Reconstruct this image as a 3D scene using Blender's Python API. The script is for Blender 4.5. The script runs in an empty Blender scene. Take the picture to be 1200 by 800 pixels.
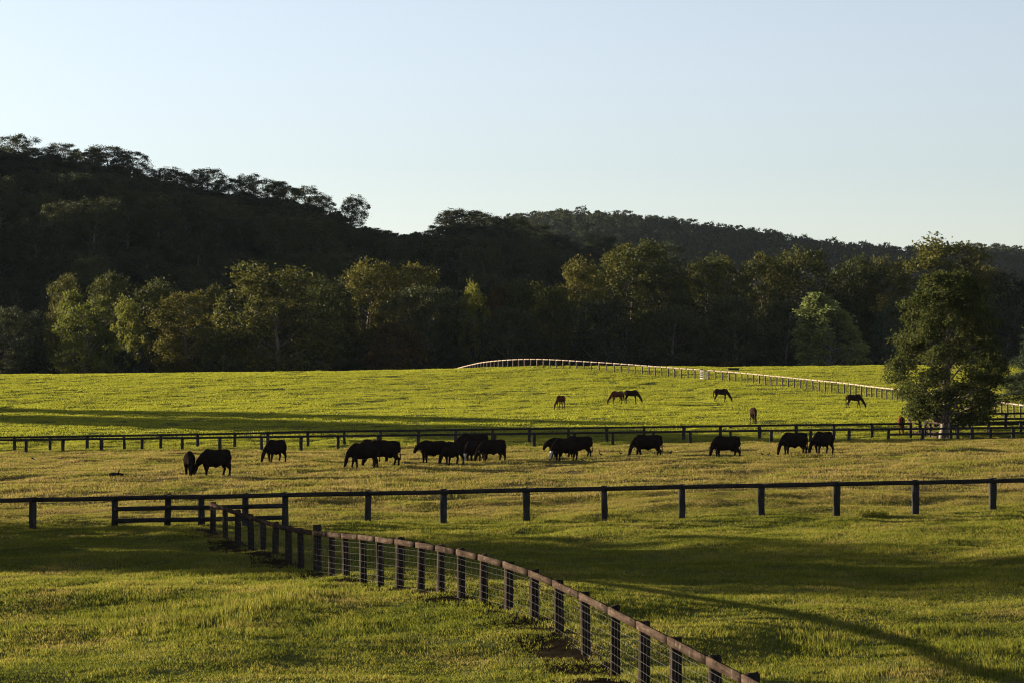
import bpy, bmesh, math, random
import numpy as np
from mathutils import Vector, Matrix, Euler

R = math.radians
C = bpy.context.scene
COL = C.collection
F = 2823.0            # focal length in photo pixels (1200 wide)
ZE = 5.4              # eye height
HOR = 440.0           # horizon row of the photo
SUN_AZ, SUN_EL = R(30.0), R(6.8)      # azimuth: from left, turned this far to the back
SUNV = Vector((-math.cos(SUN_AZ)*math.cos(SUN_EL), math.sin(SUN_AZ)*math.cos(SUN_EL), math.sin(SUN_EL)))

# ------------------------------------------------------------------ noise
def _hash(ix, iy, seed):
    h = (ix.astype(np.int64)*374761393 + iy.astype(np.int64)*668265263 + seed*974634777) & 0x7fffffff
    h = ((h ^ (h >> 13))*1274126177) & 0x7fffffff
    return ((h ^ (h >> 16)) & 0xffff)/32767.5 - 1.0
def vnoise(x, y, seed=0):
    x = np.asarray(x, float); y = np.asarray(y, float)
    ix = np.floor(x); iy = np.floor(y); fx = x-ix; fy = y-iy
    fx = fx*fx*fx*(fx*(fx*6-15)+10); fy = fy*fy*fy*(fy*(fy*6-15)+10)
    a = _hash(ix, iy, seed); b = _hash(ix+1, iy, seed); c = _hash(ix, iy+1, seed); d = _hash(ix+1, iy+1, seed)
    return (a*(1-fx)+b*fx)*(1-fy) + (c*(1-fx)+d*fx)*fy

# ------------------------------------------------------------------ terrain
_yt = np.array([-200, 0, 30, 45, 58, 66, 76, 90, 120, 150, 175, 196, 205, 212, 225, 250, 272, 310, 335, 350, 363, 385, 410, 450, 520, 700, 4000], float)
_ht = np.array([5.4, 5.4, 5.45, 5.5, 5.38, 5.42, 5.52, 5.4, 5.25, 5.15, 5.42, 5.85, 5.88, 5.45, 4.6, 3.7, 2.95, 1.0, -.35, -.95, -.85, .25, 1.5, 2.0, 2.0, 2.0, 2.0])
_yy = np.arange(-200, 4000, 1.0)
_hh = np.interp(_yy, _yt, _ht)
_k = np.exp(-.5*(np.arange(-12, 13)/3.5)**2); _k /= _k.sum()
_hh = np.convolve(np.pad(_hh, 12, mode='edge'), _k, mode='valid')
_ridx = np.array([-900, -600, -300, -180, -90, 0, 100, 150, 200, 260, 330, 380, 420, 470, 510, 540, 600, 650, 700, 760, 830, 900, 1000, 1300, 2000], float)
_ridr = np.array([215, 195, 175, 172, 194, 206, 216, 222, 238, 250, 258, 268, 290, 297, 296, 286, 294, 310, 334, 356, 380, 396, 406, 412, 415], float)  # ridge rises left of view, unseen, to keep the sun off the hillside
_farx = np.array([-400, 300, 540, 600, 650, 720, 800, 900, 1000, 1060, 1130, 1200, 1400, 1800], float)
_farr = np.array([330, 330, 300, 270, 265, 270, 281, 290, 304, 309, 307, 311, 320, 340], float)
RID, FAR = 700.0, 1800.0
def sstep(t):
    t = np.clip(t, 0, 1); return t*t*(3-2*t)
def ground(x, y, bumps=True):
    x = np.asarray(x, float); y = np.asarray(y, float)
    H = np.interp(y, _yy, _hh)
    s = np.interp(y, [60, 120, 196, 350, 450], [.0216, .0185, .0129, .012, .004])
    z = ZE - H + s*90*np.tanh(x/90)
    # low bank of the lawn left of the front fence
    z = z + .22*np.exp(-((y-60)/6.5)**2)*sstep((4.5-x)/6) - .12*np.exp(-((y-74)/7)**2)*sstep((0-x)/8)
    z = z + .30*np.exp(-((x-6)/16)**2-((y-346)/14)**2)
    # wooded hill and the far ridge
    px = 600+F*x/np.maximum(y, 200)
    hr = (HOR-np.interp(px, _ridx, _ridr))*RID/F*np.interp(x, [-900, -500, -250], [.35, .8, 1.])
    up = sstep((y-470)/(RID-470)); dn = 1-sstep((y-RID)/420)
    z = z + (hr+3)*np.where(y < RID, .35*sstep((y-455)/120)+.65*up**1.25, dn)*(1+.05*vnoise(x/45, y/60, 5))
    hf = (HOR-np.interp(px, _farx, _farr))*FAR/F
    z = z + hf*np.where(y < FAR, sstep((y-1050)/(FAR-1050)), 1-.6*sstep((y-FAR)/700))*(1+.03*vnoise(x/110, y/150, 6))
    if bumps:
        near = (1-sstep((y-360)/60))*(1-.5*sstep((y-205)/25))
        z = z + near*(.11*vnoise(x/9, y/11, 1)+.12*vnoise(x/3.1+7, y/3.3, 2)+.06*vnoise(x/1.5, y/1.5, 3))
        z = z + near*.20*vnoise(x/34+3, y/40, 4)*sstep((y-215)/60)
    return z
def gz(x, y): return float(ground(x, y))
def at(px, py, h=0.0, d0=30., d1=347.):
    """the point of the ground (or h above it) that the ray through photo pixel (px, py) meets first"""
    d = np.arange(d0, d1, .1)
    x = (px-600)/F*d
    zr = ZE+(HOR-py)/F*d
    k = np.nonzero(zr-ground(x, d, False)-h < 0)[0]
    i = k[0] if len(k) else len(d)-1
    return float(x[i]), float(d[i])
def X(px, d): return (px-600)/F*d

# ------------------------------------------------------------------ line of the netted fence, traced by the top of its rail
_top = [(249.5, 587), (264, 591), (280, 597.5), (323, 610), (355, 618), (389, 621.5), (430, 626), (468, 630.5), (516, 637.5), (540, 641), (567, 646), (596, 654), (627, 664.5), (655, 677), (687, 692), (721, 709), (755, 726), (792, 744), (840, 767), (905, 801)]
_cw = [at(px, py, 1.2, 20, 92) for px, py in _top]
_cy = np.array([q[1] for q in _cw]); _cx = np.array([q[0] for q in _cw]); _o = np.argsort(_cy)
_fy = np.linspace(_cy.min(), _cy.max(), 1500); _fx = np.interp(_fy, _cy[_o], _cx[_o])
_kk = np.exp(-.5*(np.arange(-150, 151)/55.)**2); _kk /= _kk.sum(); _fx = np.convolve(np.pad(_fx, 150, mode='reflect', reflect_type='odd'), _kk, mode='valid')

# ------------------------------------------------------------------ helpers
def link(o, parent=None):
    COL.objects.link(o)
    if parent: o.parent = parent
    return o
def tag(o, label=None, cat=None, group=None, kind=None):
    for k, v in (('label', label), ('category', cat), ('group', group), ('kind', kind)):
        if v: o[k] = v
    return o
def empty(name, loc, rz=0, label=None, cat=None, group=None):
    o = bpy.data.objects.new(name, None); o.empty_display_size = .3
    o.location = loc; o.rotation_euler = (0, 0, rz)
    return tag(link(o), label, cat, group)
def me_arr(name, v, f, mat=None, smooth=False):
    v = np.asarray(v, np.float32); f = np.asarray(f, np.int32)
    m = bpy.data.meshes.new(name); n = f.shape[1]
    m.vertices.add(len(v)); m.vertices.foreach_set('co', v.ravel())
    m.loops.add(f.size); m.loops.foreach_set('vertex_index', f.ravel())
    m.polygons.add(len(f)); m.polygons.foreach_set('loop_start', np.arange(0, f.size, n, dtype=np.int32))
    m.update(calc_edges=True)
    if smooth: m.polygons.foreach_set('use_smooth', np.ones(len(f), bool))
    if mat:
        for q in (mat if isinstance(mat, (list, tuple)) else [mat]): m.materials.append(q)
    return m
def obj(name, mesh, parent=None, loc=(0, 0, 0)):
    o = bpy.data.objects.new(name, mesh); o.location = loc
    return link(o, parent)
class MB:
    """gathers vertices and quads of one mesh"""
    def __init__(s): s.v = []; s.f = []; s.n = 0
    def add(s, v, f):
        v = np.asarray(v, float).reshape(-1, 3); f = np.asarray(f, int).reshape(-1, 4)
        s.v.append(v); s.f.append(f+s.n); s.n += len(v)
    def hexa(s, p):   # 8 corners: bottom loop then top loop
        s.add(p, [[3, 2, 1, 0], [4, 5, 6, 7], [0, 1, 5, 4], [1, 2, 6, 5], [2, 3, 7, 6], [3, 0, 4, 7]])
    def tube(s, pts, rad, n=8, cap=True, side=None, rad2=None):
        pts = np.asarray(pts, float); m = len(pts)
        rad = np.broadcast_to(np.asarray(rad, float), (m,)); rad2 = rad if rad2 is None else np.asarray(rad2, float)
        t = np.gradient(pts, axis=0); t /= np.linalg.norm(t, axis=1)[:, None]+1e-9
        if side is None:
            a = np.array([0, 0, 1.]) if abs(t[0, 2]) < .9 else np.array([1., 0, 0])
            u = np.cross(t, a)
        else:
            sd = np.asarray(side, float); u = sd-(t*(t@sd)[:, None])
        u /= np.linalg.norm(u, axis=1)[:, None]+1e-9
        w = np.cross(t, u)
        an = np.arange(n)*2*math.pi/n
        ring = pts[:, None, :]+u[:, None, :]*(np.cos(an)[None, :, None]*rad[:, None, None])+w[:, None, :]*(np.sin(an)[None, :, None]*rad2[:, None, None])
        v = ring.reshape(-1, 3); f = []
        for i in range(m-1):
            for j in range(n):
                k = (j+1) % n; f.append([i*n+j, i*n+k, (i+1)*n+k, (i+1)*n+j])
        if cap:
            v = np.vstack([v, pts[0], pts[-1]]); a, b = m*n, m*n+1
            for j in range(0, n, 2):
                f.append([a, (j+2) % n, j+1, j]); f.append([b, (m-1)*n+j, (m-1)*n+j+1, (m-1)*n+(j+2) % n])
        s.add(v, f)
    def mesh(s, name, mat=None, smooth=False): return me_arr(name, np.vstack(s.v), np.vstack(s.f), mat, smooth)

# ------------------------------------------------------------------ materials
def mat(name):
    m = bpy.data.materials.new(name); m.use_nodes = True
    nt = m.node_tree
    b = nt.nodes['Principled BSDF']; out = nt.nodes['Material Output']
    b.inputs['Specular IOR Level'].default_value = .0
    return m, nt, b, out
def N(nt, t, **kw):
    n = nt.nodes.new(t)
    for k, v in kw.items():
        if k.startswith('_'): setattr(n, k[1:], v)
        else: n.inputs[k.replace('__', ' ')].default_value = v
    return n
def ramp(nt, fac, stops):
    r = nt.nodes.new('ShaderNodeValToRGB'); nt.links.new(fac, r.inputs['Fac'])
    e = r.color_ramp.elements
    e[0].position, e[0].color = stops[0][0], (*stops[0][1], 1)
    e[1].position, e[1].color = stops[-1][0], (*stops[-1][1], 1)
    for p, c in stops[1:-1]:
        q = e.new(p); q.color = (*c, 1)
    return r.outputs['Color']
def mixc(nt, fac, a, b, mode='MIX'):
    m = nt.nodes.new('ShaderNodeMix'); m.data_type = 'RGBA'; m.blend_type = mode
    for s, v in ((m.inputs[0], fac), (m.inputs[6], a), (m.inputs[7], b)):
        if isinstance(v, bpy.types.NodeSocket): nt.links.new(v, s)
        elif isinstance(v, (int, float)): s.default_value = v
        else: s.default_value = (*v, 1)
    return m.outputs[2]
def noise(nt, vec, scale, detail=3, rough=.55):
    n = N(nt, 'ShaderNodeTexNoise', Scale=scale, Detail=detail, Roughness=rough)
    if vec is not None: nt.links.new(vec, n.inputs['Vector'])
    return n.outputs['Fac']

def leaf_mat(name, lo, mid, hi, trans=.35, scale=.35):
    m, nt, b, out = mat(name)
    g = nt.nodes.new('ShaderNodeNewGeometry'); oi = nt.nodes.new('ShaderNodeObjectInfo')
    nz = noise(nt, g.outputs['Position'], scale, 2)
    ad = N(nt, 'ShaderNodeMath', _operation='MULTIPLY_ADD'); nt.links.new(oi.outputs['Random'], ad.inputs[0]); ad.inputs[1].default_value = .5
    nt.links.new(nz, ad.inputs[2])
    isl = N(nt, 'ShaderNodeMath', _operation='MULTIPLY_ADD'); nt.links.new(g.outputs['Random Per Island'], isl.inputs[0]); isl.inputs[1].default_value = .25
    nt.links.new(ad.outputs[0], isl.inputs[2])
    col = ramp(nt, isl.outputs[0], [(.35, lo), (.75, mid), (1., hi)])
    nt.links.new(col, b.inputs['Base Color']); b.inputs['Roughness'].default_value = .75
    b.inputs['Specular IOR Level'].default_value = .06
    tr = nt.nodes.new('ShaderNodeBsdfTranslucent'); nt.links.new(col, tr.inputs['Color'])
    mx = nt.nodes.new('ShaderNodeMixShader'); mx.inputs[0].default_value = trans
    nt.links.new(b.outputs[0], mx.inputs[1]); nt.links.new(tr.outputs[0], mx.inputs[2]); nt.links.new(mx.outputs[0], out.inputs['Surface'])
    return m
def bark_mat(name, a, b_, sc=3.):
    m, nt, b, out = mat(name)
    tc = nt.nodes.new('ShaderNodeTexCoord'); mp = N(nt, 'ShaderNodeMapping', Scale=(sc, sc, sc*.25)); nt.links.new(tc.outputs['Object'], mp.inputs[0])
    col = ramp(nt, noise(nt, mp.outputs[0], 1.5, 4), [(.35, a), (.65, b_)])
    nt.links.new(col, b.inputs['Base Color']); b.inputs['Roughness'].default_value = .9
    return m
def wood_mat(name, a, b_, c, along='X', lichen=None):
    """weathered timber: long grain, knots, streaks; grain runs along the board's own axis"""
    m, nt, b, out = mat(name)
    tc = nt.nodes.new('ShaderNodeTexCoord'); oi = nt.nodes.new('ShaderNodeObjectInfo')
    sc = (1.2, 14, 14) if along == 'X' else (14, 14, 1.2)
    off = N(nt, 'ShaderNodeVectorMath', _operation='ADD'); nt.links.new(tc.outputs['Object'], off.inputs[0]); nt.links.new(oi.outputs['Location'], off.inputs[1])
    mp = N(nt, 'ShaderNodeMapping', Scale=sc); nt.links.new(off.outputs[0], mp.inputs[0])
    g = noise(nt, mp.outputs[0], 1.6, 5, .65)
    blot = noise(nt, off.outputs[0], 2.2, 3)
    add = N(nt, 'ShaderNodeMath', _operation='MULTIPLY_ADD'); nt.links.new(g, add.inputs[0]); add.inputs[1].default_value = .65
    mu = N(nt, 'ShaderNodeMath', _operation='MULTIPLY'); nt.links.new(blot, mu.inputs[0]); mu.inputs[1].default_value = .35
    nt.links.new(mu.outputs[0], add.inputs[2])
    rn = N(nt, 'ShaderNodeMath', _operation='MULTIPLY_ADD'); nt.links.new(oi.outputs['Random'], rn.inputs[0]); rn.inputs[1].default_value = .05
    nt.links.new(add.outputs[0], rn.inputs[2])
    col = ramp(nt, rn.outputs[0], [(.34, a), (.54, b_), (.74, c)])
    if lichen:
        lz = noise(nt, off.outputs[0], 7., 3)
        lm = ramp(nt, lz, [(.58, (0, 0, 0)), (.66, (1, 1, 1))])
        col = mixc(nt, lm, col, lichen)
    nt.links.new(col, b.inputs['Base Color']); b.inputs['Roughness'].default_value = .85
    bp = N(nt, 'ShaderNodeBump', Strength=.5, Distance=.01); nt.links.new(g, bp.inputs['Height']); nt.links.new(bp.outputs[0], b.inputs['Normal'])
    return m
def coat_mat(name, base, side, rough=.5, sc=2.5):
    m, nt, b, out = mat(name)
    tc = nt.nodes.new('ShaderNodeTexCoord')
    col = ramp(nt, noise(nt, tc.outputs['Object'], sc, 4), [(.35, base), (.7, side)])
    nt.links.new(col, b.inputs['Base Color']); b.inputs['Roughness'].default_value = rough
    b.inputs['Specular IOR Level'].default_value = .0
    nz = noise(nt, tc.outputs['Object'], 30., 3)
    bp = N(nt, 'ShaderNodeBump', Strength=.25, Distance=.01); nt.links.new(nz, bp.inputs['Height']); nt.links.new(bp.outputs[0], b.inputs['Normal'])
    return m

M = {}
M['gum'] = leaf_mat('gum_leaves', (.022, .029, .008), (.044, .049, .010), (.088, .080, .014), .25)
M['gum_dark'] = leaf_mat('shaded_gum_leaves', (.016, .023, .013), (.026, .034, .015), (.044, .048, .017), .22)  # darker copy of the gum leaves, shade put into the colour
M['lime'] = leaf_mat('lime_leaves', (.058, .068, .012), (.086, .094, .014), (.122, .120, .018), .45)
M['poplar'] = leaf_mat('poplar_leaves', (.055, .080, .020), (.085, .110, .029), (.125, .145, .042), .35)
M['rust'] = leaf_mat('rust_leaves', (.032, .022, .009), (.052, .034, .011), (.08, .05, .014), .35)
M['hero'] = leaf_mat('paddock_gum_leaves', (.018, .026, .007), (.040, .048, .010), (.080, .078, .015), .38, 1.2)
M['needle'] = leaf_mat('pine_needles', (.018, .028, .016), (.028, .042, .02), (.04, .055, .025), .15, 1.)
M['bark'] = bark_mat('grey_bark', (.06, .05, .042), (.17, .145, .125))
M['bark_dark'] = bark_mat('dark_bark', (.05, .042, .035), (.13, .11, .09))
M['bark_pale'] = bark_mat('pale_bark', (.16, .14, .12), (.40, .36, .31))
M['rail'] = wood_mat('weathered_rail_timber', (.014, .010, .008), (.036, .025, .019), (.075, .055, .042), 'X', (.065, .052, .040))
M['post'] = wood_mat('dark_post_timber', (.009, .0075, .0065), (.020, .016, .0135), (.048, .038, .031), 'Z')
M['dark_rail'] = wood_mat('shaded_rail_timber', (.010, .010, .010), (.020, .019, .018), (.045, .041, .038), 'X')  # rail timber darkened for the backlit fences, shade is in the colour
M['dark_post'] = wood_mat('shaded_post_timber', (.012, .012, .012), (.024, .023, .022), (.05, .046, .043), 'Z')  # post timber darkened the same way for the shaded side
M['pale_rail'] = wood_mat('pale_painted_rail', (.14, .108, .08), (.24, .19, .145), (.32, .26, .20), 'X')
M['pale_post'] = wood_mat('pale_worn_post', (.04, .032, .027), (.085, .068, .056), (.15, .12, .10), 'Z')
M['coat'] = coat_mat('black_cattle_coat', (.006, .0048, .004), (.015, .0095, .0075), .6)
M['face'] = coat_mat('white_face_hair', (.30, .27, .24), (.42, .39, .36), .7)
M['bay'] = coat_mat('dark_bay_coat', (.010, .006, .005), (.022, .012, .008), .45)
M['chestnut'] = coat_mat('chestnut_coat', (.042, .016, .009), (.075, .026, .013), .45)
M['hair'] = coat_mat('black_horse_hair', (.008, .007, .006), (.016, .012, .010), .6)
M['bird'] = coat_mat('black_plumage', (.008, .008, .010), (.018, .018, .022), .45, 9)
M['bird_white'] = coat_mat('white_plumage', (.55, .55, .55), (.7, .7, .7), .6, 9)
m_, nt_, b_, o_ = mat('galvanised_wire'); b_.inputs['Base Color'].default_value = (.16, .15, .14, 1); b_.inputs['Metallic'].default_value = .0; b_.inputs['Roughness'].default_value = .5; M['wire'] = m_
m_, nt_, b_, o_ = mat('painted_steel'); b_.inputs['Base Color'].default_value = (.30, .27, .23, 1); b_.inputs['Roughness'].default_value = .5; M['steel'] = m_
m_, nt_, b_, o_ = mat('dark_plastic'); b_.inputs['Base Color'].default_value = (.02, .02, .022, 1); b_.inputs['Roughness'].default_value = .6; M['trough'] = m_

def paddock_mix(nt, pos):
    """0 on green growth, 1 on dry brown growth; the cattle paddock is the drier one"""
    sep = nt.nodes.new('ShaderNodeSeparateXYZ'); nt.links.new(pos, sep.inputs[0])
    mr = N(nt, 'ShaderNodeMapRange'); mr.clamp = True
    nt.links.new(sep.outputs['Y'], mr.inputs['Value'])
    for k, v in (('From Min', 88), ('From Max', 100), ('To Min', 0), ('To Max', 1)): mr.inputs[k].default_value = v
    mr2 = N(nt, 'ShaderNodeMapRange'); mr2.clamp = True
    nt.links.new(sep.outputs['Y'], mr2.inputs['Value'])
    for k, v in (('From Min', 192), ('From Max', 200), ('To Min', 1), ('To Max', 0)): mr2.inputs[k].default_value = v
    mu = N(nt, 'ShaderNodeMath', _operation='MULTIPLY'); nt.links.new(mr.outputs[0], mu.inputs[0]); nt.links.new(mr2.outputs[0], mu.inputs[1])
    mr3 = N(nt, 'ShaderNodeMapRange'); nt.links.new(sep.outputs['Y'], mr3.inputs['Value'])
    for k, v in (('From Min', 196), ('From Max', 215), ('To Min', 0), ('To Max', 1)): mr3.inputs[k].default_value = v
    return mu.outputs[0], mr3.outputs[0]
def grass_mat(name, trans):
    m, nt, b, out = mat(name)
    g = nt.nodes.new('ShaderNodeNewGeometry'); pos = g.outputs['Position']
    dry, far = paddock_mix(nt, pos)
    n1 = noise(nt, pos, .16, 3); n2 = noise(nt, pos, .75, 3)
    n3 = noise(nt, pos, .33, 4, .6)
    patch = ramp(nt, n3, [(.34, (.1, .1, .1)), (.58, (.95, .95, .95))])
    tan = N(nt, 'ShaderNodeMath', _operation='MULTIPLY'); nt.links.new(dry, tan.inputs[0]); nt.links.new(patch, tan.inputs[1])
    few = ramp(nt, n3, [(.56, (0, 0, 0)), (.70, (.8, .8, .8))])
    nf = N(nt, 'ShaderNodeMath', _operation='SUBTRACT'); nf.inputs[0].default_value = 1; nt.links.new(far, nf.inputs[1])
    fw = N(nt, 'ShaderNodeMath', _operation='MULTIPLY'); nt.links.new(few, fw.inputs[0]); nt.links.new(nf.outputs[0], fw.inputs[1])
    dm = N(nt, 'ShaderNodeMath', _operation='MAXIMUM'); nt.links.new(tan.outputs[0], dm.inputs[0]); nt.links.new(fw.outputs[0], dm.inputs[1]); dry = dm.outputs[0]
    a = N(nt, 'ShaderNodeMath', _operation='MULTIPLY_ADD'); nt.links.new(n2, a.inputs[0]); a.inputs[1].default_value = .5
    h = N(nt, 'ShaderNodeMath', _operation='MULTIPLY'); nt.links.new(n1, h.inputs[0]); h.inputs[1].default_value = .45
    nt.links.new(h.outputs[0], a.inputs[2])
    r = N(nt, 'ShaderNodeMath', _operation='MULTIPLY_ADD'); nt.links.new(g.outputs['Random Per Island'], r.inputs[0]); r.inputs[1].default_value = .34
    nt.links.new(a.outputs[0], r.inputs[2])
    green = ramp(nt, r.outputs[0], [(.36, (.036, .048, .007)), (.54, (.086, .100, .013)), (.70, (.155, .150, .022)), (.88, (.255, .20, .055))])
    brown = ramp(nt, r.outputs[0], [(.34, (.064, .066, .014)), (.50, (.120, .104, .024)), (.66, (.18, .135, .040)), (.84, (.25, .18, .070))])
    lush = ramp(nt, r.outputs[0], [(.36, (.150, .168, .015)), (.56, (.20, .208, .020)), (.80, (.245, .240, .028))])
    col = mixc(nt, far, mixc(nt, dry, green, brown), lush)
    nt.links.new(col, b.inputs['Base Color']); b.inputs['Roughness'].default_value = .6
    if trans:
        tr = nt.nodes.new('ShaderNodeBsdfTranslucent'); nt.links.new(col, tr.inputs['Color'])
        mx = nt.nodes.new('ShaderNodeMixShader'); mx.inputs[0].default_value = trans
        nt.links.new(b.outputs[0], mx.inputs[1]); nt.links.new(tr.outputs[0], mx.inputs[2]); nt.links.new(mx.outputs[0], out.inputs['Surface'])
    return m
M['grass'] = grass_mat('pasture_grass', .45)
def soil_mat():
    m, nt, b, out = mat('pasture_ground')
    g = nt.nodes.new('ShaderNodeNewGeometry'); pos = g.outputs['Position']
    dry, far = paddock_mix(nt, pos)
    n = noise(nt, pos, .9, 5, .7)
    a = ramp(nt, n, [(.35, (.035, .045, .012)), (.65, (.085, .085, .025))])
    c = ramp(nt, n, [(.35, (.05, .045, .018)), (.65, (.12, .09, .04))])
    nt.links.new(mixc(nt, dry, a, c), b.inputs['Base Color']); b.inputs['Roughness'].default_value = 1.
    bp = N(nt, 'ShaderNodeBump', Strength=.8, Distance=.05); nt.links.new(noise(nt, pos, 6., 5, .7), bp.inputs['Height']); nt.links.new(bp.outputs[0], b.inputs['Normal'])
    return m
M['soil'] = soil_mat()
m_, nt_, b_, o_ = mat('shaded_bare_earth'); g_ = nt_.nodes.new('ShaderNodeNewGeometry'); n_ = noise(nt_, g_.outputs['Position'], 2.5, 6, .7)
nt_.links.new(ramp(nt_, n_, [(.35, (.009, .007, .004)), (.6, (.022, .016, .010)), (.72, (.034, .036, .011))]), b_.inputs['Base Color']); b_.inputs['Roughness'].default_value = 1.  # real soil, its colour lowered further for the shadow lying on it
bp_ = N(nt_, 'ShaderNodeBump', Strength=.8, Distance=.05); nt_.links.new(n_, bp_.inputs['Height']); nt_.links.new(bp_.outputs[0], b_.inputs['Normal']); M['shaded_earth'] = m_
def hill_mat():
    m, nt, b, out = mat('forest_floor')
    g = nt.nodes.new('ShaderNodeNewGeometry')
    nt.links.new(ramp(nt, noise(nt, g.outputs['Position'], .08, 6, .7), [(.35, (.012, .015, .008)), (.65, (.030, .030, .016))]), b.inputs['Base Color']); b.inputs['Roughness'].default_value = 1.
    return m
M['hill'] = hill_mat()

# ------------------------------------------------------------------ setting: ground and hills
def axis(*seg):
    out = [seg[0][0]]
    for a, b, st in seg:
        n = max(1, int(round((b-a)/st))); out += list(np.linspace(a, b, n+1)[1:])
    return np.array(out)
def sheet(name, xs, ys, m):
    xx, yy = np.meshgrid(xs, ys); zz = ground(xx, yy)
    v = np.stack([xx, yy, zz], -1).reshape(-1, 3); nx = len(xs)
    i = (np.arange(len(ys)-1)[:, None]*nx+np.arange(nx-1)[None, :]).ravel()
    f = np.stack([i, i+1, i+1+nx, i+nx], -1)
    return tag(obj(name, me_arr(name, v, f, m, True)), kind='structure')
xs = axis((-1900, -300, 100), (-300, -100, 10), (-100, -34, 1.0), (-34, 34, .45), (34, 100, 1.0), (100, 300, 10), (300, 1900, 100))
sheet('ground', xs, axis((-120, 30, 10), (30, 110, .5), (110, 230, .8), (230, 400, 1.6), (400, 430, 3)), M['soil'])
xs2 = axis((-1900, -500, 60), (-500, 400, 10), (400, 1900, 60))
_ty = np.linspace(24, 88, 260); _tx = np.interp(_ty, _fy, _fx)
_tv = np.array([[[_tx[i]-o, y, gz(_tx[i]-o, y)+.012] for o in (1.15+.2*math.sin(y*.9), .75, .4, .05, -.3)] for i, y in enumerate(_ty)]).reshape(-1, 3)
_ti = (np.arange(259)[:, None]*5+np.arange(4)[None, :]).ravel()
tag(obj('bare_earth_path', me_arr('bare_earth_path', _tv, np.stack([_ti, _ti+1, _ti+6, _ti+5], -1), M['shaded_earth'], True)), kind='structure')
sheet('hills', xs2, axis((430, 900, 10), (900, 3200, 50)), M['hill'])

# ------------------------------------------------------------------ grass (uncountable: one object)
def blade_patch(name, size, n, hgt, wid, seed, clump=0.5):
    rs = np.random.RandomState(seed)
    nc = max(3, int(n/14)); cc = (rs.rand(nc, 2)-.5)*size; ch = .55+.75*rs.rand(nc)
    k = rs.randint(0, nc, n)
    p = cc[k]+rs.randn(n, 2)*size*.055; loose = rs.rand(n) > clump
    p[loose] = (rs.rand(loose.sum(), 2)-.5)*size
    h = hgt*(.45+.75*rs.rand(n))*np.where(loose, .8, ch[k])
    a = rs.rand(n)*2*math.pi; w = wid*(.6+.7*rs.rand(n))
    ln = rs.randn(n, 2)*.32*h[:, None]
    dx = np.stack([np.cos(a), np.sin(a)], -1)*w[:, None]*.5
    z0 = np.full((n, 1), -.03)
    v = np.stack([np.hstack([p-dx, z0]), np.hstack([p+dx, z0]),
                  np.hstack([p+dx*.75+ln*.4, (h*.6)[:, None]]), np.hstack([p-dx*.75+ln*.4, (h*.6)[:, None]]),
                  np.hstack([p+dx*.15+ln, h[:, None]]), np.hstack([p-dx*.15+ln, h[:, None]])], 1).reshape(-1, 3)
    b = np.arange(n)*6
    f = np.vstack([np.stack([b, b+1, b+2, b+3], -1), np.stack([b+3, b+2, b+4, b+5], -1)])
    return bpy.data.objects.new(name, me_arr(name, v, f, M['grass']))
def scatter(name, protos, pts, rot, scl, idx):
    src = bpy.data.collections.new(name+'_blades')
    for p in protos: src.objects.link(p)
    m = bpy.data.meshes.new(name); m.vertices.add(len(pts)); m.vertices.foreach_set('co', np.asarray(pts, np.float32).ravel())
    for nm, tp, data in (('rot', 'FLOAT_VECTOR', rot), ('scl', 'FLOAT_VECTOR', scl)):
        at_ = m.attributes.new(nm, tp, 'POINT'); at_.data.foreach_set('vector', np.asarray(data, np.float32).ravel())
    at_ = m.attributes.new('idx', 'INT', 'POINT'); at_.data.foreach_set('value', np.asarray(idx, np.int32))
    m.update()
    ng = bpy.data.node_groups.new(name+'_scatter', 'GeometryNodeTree')
    ng.interface.new_socket('Geometry', in_out='INPUT', socket_type='NodeSocketGeometry')
    ng.interface.new_socket('Geometry', in_out='OUTPUT', socket_type='NodeSocketGeometry')
    n = ng.nodes; L = ng.links.new
    gi, go = n.new('NodeGroupInput'), n.new('NodeGroupOutput')
    ci = n.new('GeometryNodeCollectionInfo'); ci.inputs['Collection'].default_value = src
    ci.inputs['Separate Children'].default_value = True; ci.inputs['Reset Children'].default_value = True
    ip = n.new('GeometryNodeInstanceOnPoints'); ip.inputs['Pick Instance'].default_value = True
    def na(nm, tp):
        q = n.new('GeometryNodeInputNamedAttribute'); q.data_type = tp; q.inputs['Name'].default_value = nm; return q.outputs[0]
    er = n.new('FunctionNodeEulerToRotation')
    L(na('rot', 'FLOAT_VECTOR'), er.inputs[0]); L(er.outputs[0], ip.inputs['Rotation']); L(na('scl', 'FLOAT_VECTOR'), ip.inputs['Scale']); L(na('idx', 'INT'), ip.inputs['Instance Index'])
    L(gi.outputs[0], ip.inputs['Points']); L(ci.outputs[0], ip.inputs['Instance']); L(ip.outputs[0], go.inputs[0])
    o = obj(name, m); md = o.modifiers.new('scatter', 'NODES'); md.node_group = ng
    return tag(o, kind='stuff')
def grass_points(y0, y1, step, seed, margin=5, jit=.5):
    rs = np.random.RandomState(seed); P = []
    y = y0
    while y < y1:
        hw = .2125*y+margin
        x = np.arange(-hw, hw, step); P.append(np.stack([x, np.full(len(x), y)], -1)); y += step
    P = np.vstack(P); P += (rs.rand(*P.shape)-.5)*step*2*jit
    x, y = P[:, 0], P[:, 1]; e = .4
    z = ground(x, y); sx = (ground(x+e, y)-ground(x-e, y))/(2*e); sy = (ground(x, y+e)-ground(x, y-e))/(2*e)
    yaw = rs.rand(len(x))*2*math.pi
    c, s = np.cos(yaw), np.sin(yaw)
    # tilt the patch with the slope, expressed in its own turned frame
    lx, ly = sx*c+sy*s, -sx*s+sy*c
    rot = np.stack([np.arctan(ly), -np.arctan(lx), yaw], -1)
    return np.stack([x, y, z], -1), rot, rs
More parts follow.
